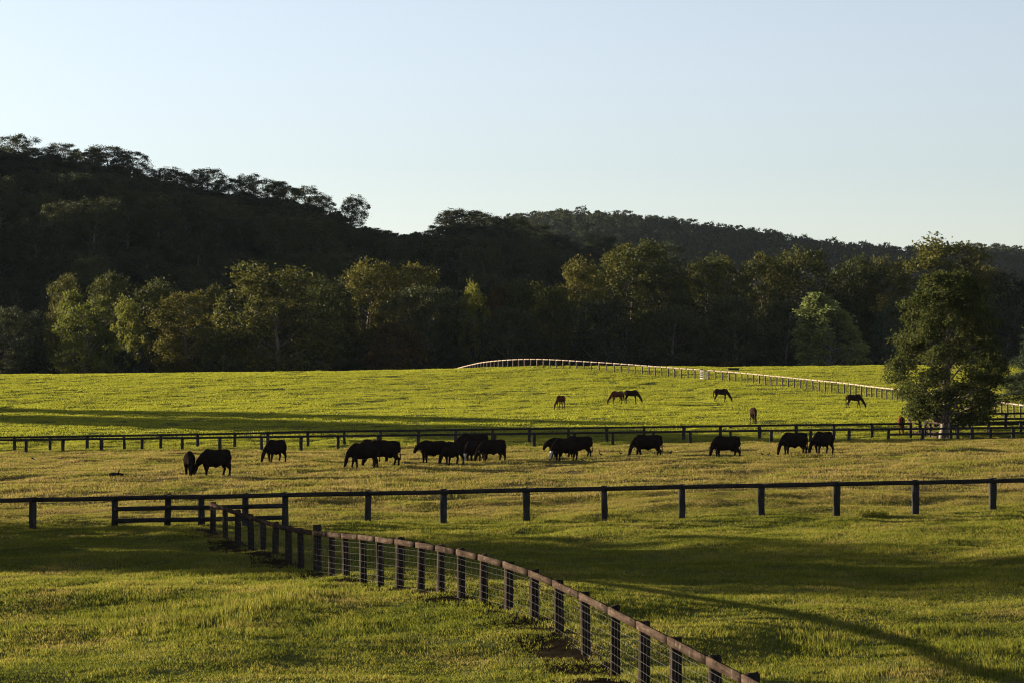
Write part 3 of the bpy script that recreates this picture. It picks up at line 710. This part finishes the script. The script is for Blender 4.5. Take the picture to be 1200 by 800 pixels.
# yards under the big gum
yp = [at(p, q)for p, q in ((1066, 510.5), (1078, 512), (1090, 513.5), (1102, 515), (1114, 516.5))]
yd = np.linspace(212, 199.5, 5); yxs = [X(p, d) for p, d in zip((1066, 1078, 1090, 1102, 1114), yd)]
fence('yard_fence', 'short lit cross fence of four rails left of the gum trunk', list(zip(yxs, yd)), 1.5, [(1.40, 0, 9), (1.0, 0, 9), (.6, 0, 9), (.22, 0, 9)], .22, 'dark_post', 'rail', .05, .15, side=(-1, -.4))
fence('yard_fence', 'dark three rail fence between the lane rails and the tallest yard rails', [(X(p, 206.5), 206.5) for p in (1085, 1121, 1158, 1196, 1234)], 1.34, [(1.26, 0, 9), (.8, 0, 9), (.35, 0, 9)], .24, 'dark_post', 'dark_rail', .05, .18)
fence('yard_fence', 'tallest dark rails at the right, furthest back of the yard under the gum', [(X(p, 214), 214) for p in (1096, 1136, 1178, 1220, 1258)], 1.55, [(1.46, 0, 9), (.98, 0, 9), (.5, 0, 9)], .25, 'dark_post', 'dark_rail', .05, .18)
# pale fence climbing the hill paddock and dropping behind its crest
wtop = [(1212, 474.5), (1200, 473), (1165, 468.3), (1110, 461.5), (1062, 455.3), (1000, 448), (960, 444), (900, 438), (860, 434), (830, 432), (800, 430), (750, 426), (715, 423.4)]
ww = [at(px, py+1, 1.3, 212, 340) for px, py in wtop]
print('white', [(round(a, 1), round(b, 1)) for a, b in ww])
ww += [(9.4, 338), (5.8, 344), (2.2, 349), (-1.0, 354), (-4.4, 363), (-7.6, 375), (-10.5, 389)]
wy = np.array([q[1] for q in ww]); wx = np.array([q[0] for q in ww]); o_ = np.argsort(wy); wy, wx = wy[o_], wx[o_]
yy_ = np.linspace(wy[0], wy[-1], 1600); xx_ = np.interp(yy_, wy, wx)
k_ = np.exp(-.5*(np.arange(-90, 91)/32.)**2); k_ /= k_.sum(); xx_ = np.convolve(np.pad(xx_, 90, mode='reflect', reflect_type='odd'), k_, mode='valid')
sl_ = np.concatenate([[0], np.cumsum(np.hypot(np.diff(xx_), np.diff(yy_)))])
gpx2 = 600+F*xx_/yy_
s = 0.; wpts = []
while s < sl_[-1]:
    y = float(np.interp(s, sl_, yy_)); x = float(np.interp(s, sl_, xx_)); wpts.append((x, y)); s += 1.62
i829 = int(np.argmin([abs(600+F*x/y-825) for x, y in wpts]))
print('white posts', len(wpts), 'gate at', i829)
fence('paddock_fence', 'pale railed fence climbing the hill paddock from the big gum up to the small gate', wpts[:i829], 1.3, [(1.24, 0, 200)], .14, 'pale_post', 'pale_rail', .045, .125, side=(-1, -.3), top_over=-.03, big=(i829-1,))
fence('paddock_fence', 'pale railed fence beyond the small gate, bending over the crest of the hill paddock', wpts[i829:], 1.3, [(1.24, 0, 200)], .14, 'pale_post', 'pale_rail', .045, .125, side=(-1, -.3), top_over=-.03, big=(0,))
# steel gate hung beside the pale fence's thick posts
(x0, y0), (x1, y1) = wpts[i829-1], wpts[i829]
gd = Vector((x1-x0, y1-y0, 0)).normalized(); nn = Vector((-gd.y, gd.x, 0)); nn = nn if nn.x < 0 else -nn
g0 = Vector((x0, y0, gz(x0, y0)))+nn*.30+gd*.1; g1_ = Vector((x1, y1, gz(x1, y1)))+nn*.30-gd*.1
gt = empty('gate', g0, 0, 'small pale steel gate hung between two thick posts of the pale fence', 'gate')
mb = MB(); z = Vector((0, 0, 1)); dd = g1_-g0
for hz in (.12, 1.12): mb.tube([z*hz, dd+z*hz], .045, 8)
for t in (0, 1): mb.tube([dd*t+z*.12, dd*t+z*1.12], .045, 8)
obj('gate_frame', mb.mesh('gate_frame', M['steel'], True), gt)
for hz in (.37, .62, .87):
    mb = MB(); mb.tube([dd*.02+z*hz, dd*.98+z*hz], .028, 8); obj('bar', mb.mesh('bar', M['steel'], True), gt)
# water trough in the field beyond
tx, ty = at(859.5, 431.8, 0, 300, 347); tx, ty = X(859.5, 338), 338
tr = empty('water_trough', (tx, ty, gz(tx, ty)), .1, 'low dark water trough in the far field, above the paddock gate', 'trough')
mb = MB(); L_, w1, h1 = .75, .3, .32
mb.hexa([[-L_*.92, -w1*.8, 0], [L_*.92, -w1*.8, 0], [L_*.92, w1*.8, 0], [-L_*.92, w1*.8, 0], [-L_, -w1, h1-.06], [L_, -w1, h1-.06], [L_, w1, h1-.06], [-L_, w1, h1-.06]])
obj('basin', mb.mesh('basin', M['trough']), tr)
mb = MB()
for (a, b, c, d_) in ((-L_-.03, L_+.03, -w1-.03, -w1+.04), (-L_-.03, L_+.03, w1-.04, w1+.03), (-L_-.03, -L_+.05, -w1+.042, w1-.042), (L_-.05, L_+.03, -w1+.042, w1-.042)):
    mb.hexa([[a, c, h1-.057], [b, c, h1-.057], [b, d_, h1-.057], [a, d_, h1-.057], [a, c, h1+.03], [b, c, h1+.03], [b, d_, h1+.03], [a, d_, h1+.03]])
obj('rim', mb.mesh('rim', M['trough']), tr)

# ------------------------------------------------------------------ animals: lofted trunk, neck, head and legs fused into one skin
def fuse(name, mb, m, voxel, smooth=5):
    me = mb.mesh(name, m); o = bpy.data.objects.new(name, me); COL.objects.link(o)
    r = o.modifiers.new('r', 'REMESH'); r.mode = 'VOXEL'; r.voxel_size = voxel; r.use_smooth_shade = True
    s = o.modifiers.new('s', 'SMOOTH'); s.factor = .5; s.iterations = smooth
    dg = bpy.context.evaluated_depsgraph_get(); dg.update()
    out = bpy.data.meshes.new_from_object(o.evaluated_get(dg)); out.name = name
    bpy.data.objects.remove(o); bpy.data.meshes.remove(me)
    if not out.materials: out.materials.append(m)
    return out
def sweep(mb, pts, n=12, side=(0, 1, 0)):
    a = np.array(pts, float); mb.tube(a[:, :3], a[:, 3], n, True, side, a[:, 4])
def cow_mesh(name, m, head='graze', legs=0, yaw=0., udder=False):
    mb = MB()
    sweep(mb, [(-1.0, 0, 1.10, .10, .14), (-.95, 0, 1.06, .22, .26), (-.80, 0, 1.02, .28, .35), (-.5, 0, .97, .315, .395), (-.15, 0, .945, .35, .41), (.2, 0, .94, .345, .425), (.48, 0, .955, .31, .42), (.70, 0, .95, .245, .36), (.86, 0, .93, .15, .25)], 16)
    sweep(mb, [(-.98, 0, 1.28, .10, .06), (-.7, 0, 1.33, .16, .07), (0, 0, 1.31, .14, .06), (.5, 0, 1.36, .10, .08), (.68, 0, 1.30, .08, .08)], 10)
    s, c = math.sin(yaw), math.cos(yaw)
    def turn(p, t):  # swing the neck sideways about the withers
        x, y, z = p[0]-.7, p[1], p[2]; a = yaw*t
        return (.7+x*math.cos(a)-y*math.sin(a), x*math.sin(a)+y*math.cos(a), z)
    if head == 'graze':
        nk = [(.46, 0, 1.10, .20, .33), (.76, 0, .98, .155, .27), (.98, 0, .80, .115, .20), (1.12, 0, .64, .10, .14)]
        hd = [(1.03, 0, .77, .07, .05), (1.09, 0, .68, .125, .10), (1.15, 0, .56, .145, .125), (1.20, 0, .42, .12, .13), (1.245, 0, .28, .095, .10), (1.28, 0, .15, .092, .088), (1.295, 0, .07, .075, .07)]
        ear = (1.06, .66)
    else:
        nk = [(.48, 0, 1.12, .20, .33), (.80, 0, 1.10, .155, .26), (1.06, 0, 1.05, .115, .19), (1.20, 0, 1.00, .10, .14)]
        hd = [(1.10, 0, 1.13, .07, .05), (1.16, 0, 1.07, .13, .11), (1.25, 0, .98, .15, .14), (1.33, 0, .89, .13, .145), (1.40, 0, .80, .105, .115), (1.45, 0, .73, .10, .10), (1.47, 0, .69, .08, .08)]
        ear = (1.14, 1.06)
    sd = (-s, c, 0)
    sweep(mb, [(*turn(p, i/3), p[3], p[4]) for i, p in enumerate(nk)], 12, sd)
    sweep(mb, [(*turn(p, 1), p[3], p[4]) for p in hd], 12, sd)
    for q in (-1, 1):
        e = [(ear[0]+.03, q*.07, ear[1], .05, .04), (ear[0], q*.18, ear[1]+.03, .075, .034), (ear[0]-.04, q*.28, ear[1]+.03, .07, .032), (ear[0]-.06, q*.35, ear[1]+.01, .03, .028)]
        sweep(mb, [(*turn(p, 1), p[3], p[4]) for p in e], 8, (0, 0, 1))
    st = [(.0, .0, .0, .0), (.13, -.12, -.10, .14), (-.10, .14, .12, -.06), (.04, -.05, .16, -.14)][legs]
    for q, dx in ((-1, st[0]), (1, st[1])):
        y = q*.165
        sweep(mb, [(.52, y*.95, .95, .14, .22), (.55, y, .70, .125, .175), (.54+dx*.35, y, .50, .088, .11), (.55+dx*.6, y, .40, .08, .092), (.54+dx*.85, y, .25, .058, .066), (.55+dx, y, .11, .06, .068), (.57+dx, y, .05, .07, .085), (.58+dx, y, .0, .075, .09)], 10)
    for q, dx in ((-1, st[2]), (1, st[3])):
        y = q*.175
        sweep(mb, [(-.72, y*.9, 1.05, .15, .27), (-.70, y, .80, .15, .25), (-.69+dx*.2, y, .63, .118, .185), (-.79+dx*.5, y, .49, .08, .11), (-.86+dx*.65, y, .41, .07, .092), (-.83+dx*.85, y, .26, .057, .066), (-.81+dx, y, .11, .06, .068), (-.78+dx, y, .05, .07, .086), (-.77+dx, y, .0, .075, .09)], 10)
    sweep(mb, [(-.95, 0, 1.30, .05, .05), (-1.00, 0, 1.18, .042, .042), (-1.025, .01, .90, .032, .032), (-1.03, .02, .62, .032, .032), (-1.03, .02, .48, .05, .05), (-1.02, .02, .34, .03, .03)], 8)
    sweep(mb, [(.15, 0, .56, .10, .05), (.45, 0, .58, .09, .07), (.72, 0, .66, .07, .09)], 10)
    if udder: sweep(mb, [(-.62, 0, .62, .10, .06), (-.48, 0, .53, .13, .10), (-.32, 0, .55, .10, .06)], 10)
    else: sweep(mb, [(-.25, 0, .56, .05, .05), (-.08, 0, .49, .045, .05), (.05, 0, .53, .04, .04)], 8)
    me = fuse(name, mb, m, .024)
    me.transform(Matrix.Diagonal((.93, 1., 1.04, 1.)))
    return me
def horse_mesh(name, m, legs=0, yaw=0.):
    mb = MB()
    sweep(mb, [(-.86, 0, 1.22, .10, .14), (-.80, 0, 1.20, .20, .24), (-.62, 0, 1.20, .265, .31), (-.3, 0, 1.17, .27, .30), (.05, 0, 1.14, .28, .31), (.35, 0, 1.14, .265, .325), (.58, 0, 1.17, .215, .31), (.74, 0, 1.18, .13, .22)], 16)
    sweep(mb, [(.15, 0, 1.42, .07, .05), (.38, 0, 1.47, .06, .07), (.58, 0, 1.40, .06, .08)], 8)
    def turn(p, t):
        x, y, z = p[0]-.6, p[1], p[2]; a = yaw*t
        return (.6+x*math.cos(a)-y*math.sin(a), x*math.sin(a)+y*math.cos(a), z)
    sd = (-math.sin(yaw), math.cos(yaw), 0)
    nk = [(.50, 0, 1.30, .15, .27), (.76, 0, 1.10, .115, .21), (1.00, 0, .84, .09, .165), (1.17, 0, .60, .08, .13), (1.24, 0, .50, .075, .11)]
    hd = [(1.22, 0, .60, .05, .05), (1.25, 0, .52, .09, .12), (1.30, 0, .38, .085, .125), (1.34, 0, .24, .065, .085), (1.37, 0, .10, .055, .065), (1.38, 0, .03, .045, .045)]
    sweep(mb, [(*turn(p, i/4), p[3], p[4]) for i, p in enumerate(nk)], 12, sd)
    sweep(mb, [(*turn(p, 1), p[3], p[4]) for p in hd], 12, sd)
    for q in (-1, 1):
        sweep(mb, [(*turn(p, 1), p[3], p[4]) for p in [(1.21, q*.05, .56, .03, .03), (1.14, q*.075, .63, .035, .03), (1.08, q*.085, .70, .02, .02)]], 8, (0, 1, 0))
    st = [(.06, -.05, -.06, .08), (.16, -.13, .14, -.10), (-.10, .16, -.08, .12)][legs]
    for q, dx in ((-1, st[0]), (1, st[1])):
        y = q*.14
        sweep(mb, [(.46, y*.95, 1.12, .10, .19), (.50, y, .86, .08, .115), (.50+dx*.35, y, .62, .056, .068), (.51+dx*.5, y, .52, .054, .062), (.50+dx*.75, y, .36, .036, .042), (.51+dx*.95, y, .16, .042, .05), (.54+dx, y, .09, .036, .042), (.56+dx, y, .04, .05, .06), (.57+dx, y, 0, .056, .07)], 10)
    for q, dx in ((-1, st[2]), (1, st[3])):
        y = q*.145
        sweep(mb, [(-.62, y*.9, 1.22, .13, .25), (-.62, y, .98, .12, .20), (-.58+dx*.2, y, .80, .085, .13), (-.72+dx*.5, y, .60, .052, .075), (-.79+dx*.65, y, .52, .05, .07), (-.76+dx*.85, y, .34, .038, .045), (-.74+dx, y, .16, .043, .05), (-.70+dx, y, .09, .037, .043), (-.68+dx, y, .04, .05, .06), (-.67+dx, y, 0, .056, .07)], 10)
    me = fuse(name, mb, m, .024, 4)
    me.transform(Matrix.Diagonal((.88, 1., 1., 1.)))
    return me
def hair_meshes():
    a = MB(); sweep(a, [(-.84, 0, 1.34, .045, .05), (-.93, 0, 1.22, .055, .06), (-.97, 0, .95, .06, .065), (-.96, .01, .70, .05, .055), (-.94, .01, .52, .015, .02)], 10)
    b = MB(); sweep(b, [(.55, .0, 1.50, .02, .05), (.80, .0, 1.315, .025, .055), (1.02, .0, 1.02, .025, .05), (1.16, .0, .77, .02, .05), (1.21, 0, .64, .015, .03)], 8)
    out = a.mesh('tail', M['hair'], True), b.mesh('mane', M['hair'], True)
    for me in out: me.transform(Matrix.Diagonal((.88, 1., 1., 1.)))
    return out
COWS = {'a': cow_mesh('cow_grazing', M['coat'], 'graze', 1, .45), 'b': cow_mesh('cow_grazing', M['coat'], 'graze', 2, -.35), 'c': cow_mesh('cow_looking', M['coat'], 'half', 3, .35),
        'd': cow_mesh('cow_grazing', M['coat'], 'graze', 3, .6, True), 'e': cow_mesh('cow_grazing', M['coat'], 'graze', 0, .2)}
def white_faced(src):
    me = src.copy(); me.materials.append(M['face'])
    for p in me.polygons:
        c = p.center
        if c.x > .9 and c.z < .66 and c.z > .16 and p.normal.x > .15 and abs(c.y-.12) < .11: p.material_index = 1
    return me
COWS['w'] = white_faced(COWS['e'])
HERD = 'black cattle grazing the dry paddock'
for key, px, row, yaw, sc, lb in (
  ('e', 222, 560, -84, .98, 'black cow seen head on, grazing at the far left of the herd'),
  ('b', 252, 559.5, -142, 1.05, 'black cow beside the head-on cow, turned half left with its nose down'),
  ('b', 323, 542.8, -122, 1.0, 'black cow alone close to the lane fence, between the left pair and the tight trio'),
  ('a', 426, 549, -166, 1.02, 'foremost cow of the tight trio, muzzle in the grass at its left'),
  ('d', 449, 547.5, 178, 1.08, 'rear cow of the tight trio with its tail hanging at the right'),
  ('e', 438, 542.5, 172, 1.06, 'cow hidden behind the tight trio, only its back line showing'),
  ('c', 507, 543.5, -156, 1.0, 'cow with raised head and ears out at the left of the group of five'),
  ('b', 531, 543.2, -125, 1.0, 'second cow of the group of five, seen nearly from the front'),
  ('d', 553, 537.5, 174, 1.12, 'tallest cow standing behind the group of five, its back above the others'),
  ('w', 556, 539.8, -128, .98, 'white faced cow grazing in the middle of the group of five'),
  ('b', 577, 541, -148, 1.0, 'cow at the right end of the group of five with hind legs apart'),
  ('w', 662, 539.8, -148, .98, 'white faced black cow in front of the trio left of the lone standing cow'),
  ('c', 657, 536, -158, 1.0, 'cow looking left with raised head behind the white faced cow'),
  ('a', 677, 534.3, 180, 1.0, 'cow at the back right of the white faced trio, hindquarters showing'),
  ('a', 758, 533.3, 180, 1.05, 'large black cow alone in side view, grazing right of the white faced trio'),
  ('d', 850, 535, -170, 1.0, 'black cow in side view with a bird above its back, grazing'),
  ('e', 930, 533, -158, 1.02, 'black cow grazing just left of the rightmost cow'),
  ('b', 964, 532, -134, 1.02, 'rightmost black cow, turned half towards the viewer')):
    x, y = at(px, row, 0, 95, 190)
    o = obj('cow', COWS[key], None, (x, y, gz(x, y)-.012)); o.rotation_euler = (0, 0, R(yaw)); o.scale = (sc*.965,)*3
    tag(o, lb, 'cow', HERD)
HS = {('bay', 0): horse_mesh('horse_grazing', M['bay'], 0), ('bay', 1): horse_mesh('horse_grazing', M['bay'], 1, .15), ('chestnut', 2): horse_mesh('horse_grazing', M['chestnut'], 2, -.2)}
tail, mane = hair_meshes()
for key, px, row, yaw, sc, lb in (
  (('chestnut', 2), 657, 479, -118, 1.0, 'brown horse grazing alone at the left, facing the viewer'),
  (('chestnut', 2), 723, 473.5, -148, .98, 'chestnut horse grazing with its head to the left, beside a black one'),
  (('bay', 0), 740, 472, -14, 1.0, 'black horse back to back with the chestnut one, grazing to the right'),
  (('bay', 1), 845, 471.5, -16, 1.0, 'black horse grazing right, below the paddock gate'),
  (('bay', 0), 883, 496, -86, 1.02, 'dark bay horse facing the viewer, nearest to the lane fence'),
  (('bay', 1), 1001, 478.5, -4, 1.0, 'dark bay horse in side view grazing near the pale fence and the gum'),
  (('chestnut', 2), 1056, 509.5, 84, 1.06, 'chestnut horse seen from behind beside the yard rails')):
    x, y = at(px, row, 0, 205, 300)
    if px == 1056: y = 209.5; x = X(px, y)
    t = empty('horse', (x, y, gz(x, y)-.012), R(yaw), lb, 'horse', 'horses grazing the hill paddock'); t.scale = (sc,)*3
    obj('body', HS[key], t); obj('tail', tail, t)
    if key != ('chestnut', 2) and key[1] == 0: obj('mane', mane, t)
# birds on the grass
def bird_mesh(white):
    mb = MB(); sweep(mb, [(-.14, 0, .13, .02, .015), (-.09, 0, .145, .05, .045), (0, 0, .17, .07, .07), (.07, 0, .20, .06, .06), (.11, 0, .25, .04, .045), (.14, 0, .285, .042, .042), (.175, 0, .285, .02, .02), (.23, 0, .275, .008, .008)], 10)
    sweep(mb, [(-.10, 0, .15, .035, .02), (-.22, 0, .10, .04, .012), (-.30, 0, .075, .035, .01)], 8)
    for q in (-1, 1): sweep(mb, [(.0, q*.03, .12, .013, .013), (.0, q*.03, .06, .010, .010), (.01, q*.03, 0, .014, .02)], 8)
    me = fuse('bird', mb, M['bird'], .010, 2)
    if white:
        me.materials.append(M['bird_white'])
        for p in me.polygons:
            if p.center.z < .16 and p.center.x > -.08 and p.center.z > .09: p.material_index = 1
    return me
B0, B1 = bird_mesh(False), bird_mesh(True)
for i, (px, row, me, yaw, sc, lb) in enumerate((
  (39.5, 541, B1, 160, 1.25, 'black and white bird standing on the grass at the far left'),
  (289, 543.3, B0, 20, .8, 'small black bird, left one of three just left of the lone cow'),
  (295.5, 543.3, B0, 200, .8, 'small black bird, middle one of three just left of the lone cow'),
  (300.5, 542.8, B0, 10, .8, 'small black bird, right one of three just left of the lone cow'),
  (683.5, 540.3, B1, 150, .95, 'dark bird at the heels of the white faced trio'),
  (704.3, 533.8, B0, 170, 1.0, 'upright black bird right of the white faced trio, left of its neighbour'),
  (727.5, 532.3, B0, 190, .9, 'black bird in front of the large lone cow\'s nose'),
  (785.5, 531.5, B0, 30, 1.2, 'black bird behind the tail of the large lone cow'),
  (893.5, 533.2, B0, 160, .85, 'black bird between two grazing cows, left of a second bird'),
  (900.5, 533.0, B0, 20, .8, 'black bird close in front of the second cow from the right'))):
    x, y = at(px, row, 0, 100, 192)
    o = obj('bird', me, None, (x, y, gz(x, y))); o.rotation_euler = (0, 0, R(yaw)); o.scale = (sc*.75,)*3
    tag(o, lb, 'bird', 'birds feeding around the cattle')
x, y = X(848.6, 196)-.0, 196.0
x = X(856, 196); o = obj('bird', B0, None, (x, 196., gz(x, 196.)+1.19)); o.rotation_euler = (0, 0, R(170)); tag(o, 'small bird perched on a post of the lane fence above a cow', 'bird', 'birds feeding around the cattle')
# a short log lying in the grass on the left
x, y = at(136.5, 558.5); lg = empty('log', (x, y, gz(x, y)+.15), R(6), 'short dark log lying in the grass left of the head-on cow', 'log')
mb = MB(); mb.tube([[-.34, 0, 0], [-.12, .01, .015], [.1, 0, .0], [.34, .02, -.02]], [.09, .105, .10, .08], 10); lg.scale = (1.15, 1.15, 1.4); obj('bole', mb.mesh('bole', M['post'], True), lg)
mb = MB(); mb.tube([[.1, 0, .08], [.16, -.04, .22]], [.04, .025], 7); obj('branch_stub', mb.mesh('branch_stub', M['post'], True), lg)
# lush clump by the near fence
x, y = at(1022, 604.5)
cl = [blade_patch('grass_tuft', .9, 900, .34, .012, 90)]
mm = cl[0].data
for i, (dx, s) in enumerate(((0, 1.), )):
    o = obj('grass_tuft', mm, None, (x, y, gz(x, y))); o.scale = (1.2, 1., 1.); tag(o, 'tall green grass tuft at the foot of the near fence, right of the centre', 'grass tuft')
# ------------------------------------------------------------------ the evening air
HAZE = .000022
mb = MB(); x0, x1, y0, y1, z0, z1 = -2000, 2000, -160, 3300, -12, 150
mb.hexa([[x0, y0, z0], [x1, y0, z0], [x1, y1, z0], [x0, y1, z0], [x0, y0, z1], [x1, y0, z1], [x1, y1, z1], [x0, y1, z1]])
hm = bpy.data.materials.new('haze_air'); hm.use_nodes = True; ht = hm.node_tree
for q in list(ht.nodes):
    if q.type != 'OUTPUT_MATERIAL': ht.nodes.remove(q)
pv = ht.nodes.new('ShaderNodeVolumePrincipled'); pv.inputs['Color'].default_value = (.78, .88, 1., 1); pv.inputs['Density'].default_value = HAZE; pv.inputs['Anisotropy'].default_value = -.6
ht.links.new(pv.outputs[0], [q for q in ht.nodes if q.type == 'OUTPUT_MATERIAL'][0].inputs['Volume'])
tag(obj('haze', mb.mesh('haze', hm)), kind='stuff')

# ------------------------------------------------------------------ light, sky, camera
w = bpy.data.worlds.new('World'); C.world = w; w.use_nodes = True
nt = w.node_tree; bg = nt.nodes['Background']
sky = nt.nodes.new('ShaderNodeTexSky'); sky.sky_type = 'NISHITA'; sky.sun_disc = False
sky.sun_elevation = SUN_EL; sky.sun_rotation = math.atan2(SUNV.x, SUNV.y)
sky.air_density = 1.0; sky.dust_density = .4; sky.ozone_density = 3.0; sky.altitude = 200
hs = nt.nodes.new('ShaderNodeHueSaturation'); hs.inputs['Saturation'].default_value = .52
mx = nt.nodes.new('ShaderNodeMix'); mx.data_type = 'RGBA'; mx.blend_type = 'MULTIPLY'; mx.inputs[0].default_value = 1; mx.inputs[7].default_value = (1.17, 1.095, 1.095, 1)
nt.links.new(sky.outputs[0], hs.inputs['Color']); nt.links.new(hs.outputs[0], mx.inputs[6]); nt.links.new(mx.outputs[2], bg.inputs[0]); bg.inputs[1].default_value = .05
sl = bpy.data.lights.new('sun', 'SUN'); sl.energy = 5.0; sl.angle = R(.5); sl.color = (1., .86, .64)
so = link(bpy.data.objects.new('sun', sl)); so.location = SUNV*100
so.rotation_euler = SUNV.to_track_quat('Z', 'Y').to_euler()
cd = bpy.data.cameras.new('camera'); cd.sensor_width = 36; cd.lens = F/1200*36; cd.clip_start = .5; cd.clip_end = 6000
co = link(bpy.data.objects.new('camera', cd)); co.location = (0, 0, ZE)
co.rotation_euler = (R(90)+math.atan((HOR-400)/F), 0, 0)
C.camera = co
C.view_settings.view_transform = 'Standard'; C.view_settings.look = 'None'; C.view_settings.exposure = 2.35
C.view_settings.gamma = 1
C.cycles.use_denoising = True; C.cycles.denoiser = 'OPENIMAGEDENOISE'; C.cycles.denoising_input_passes = 'RGB_ALBEDO_NORMAL'; C.cycles.denoising_prefilter = 'NONE'; C.cycles.filter_width = 1.15
C.cycles.max_bounces = 6; C.cycles.transparent_max_bounces = 4; C.cycles.volume_bounces = 0
C.cycles.use_adaptive_sampling = False
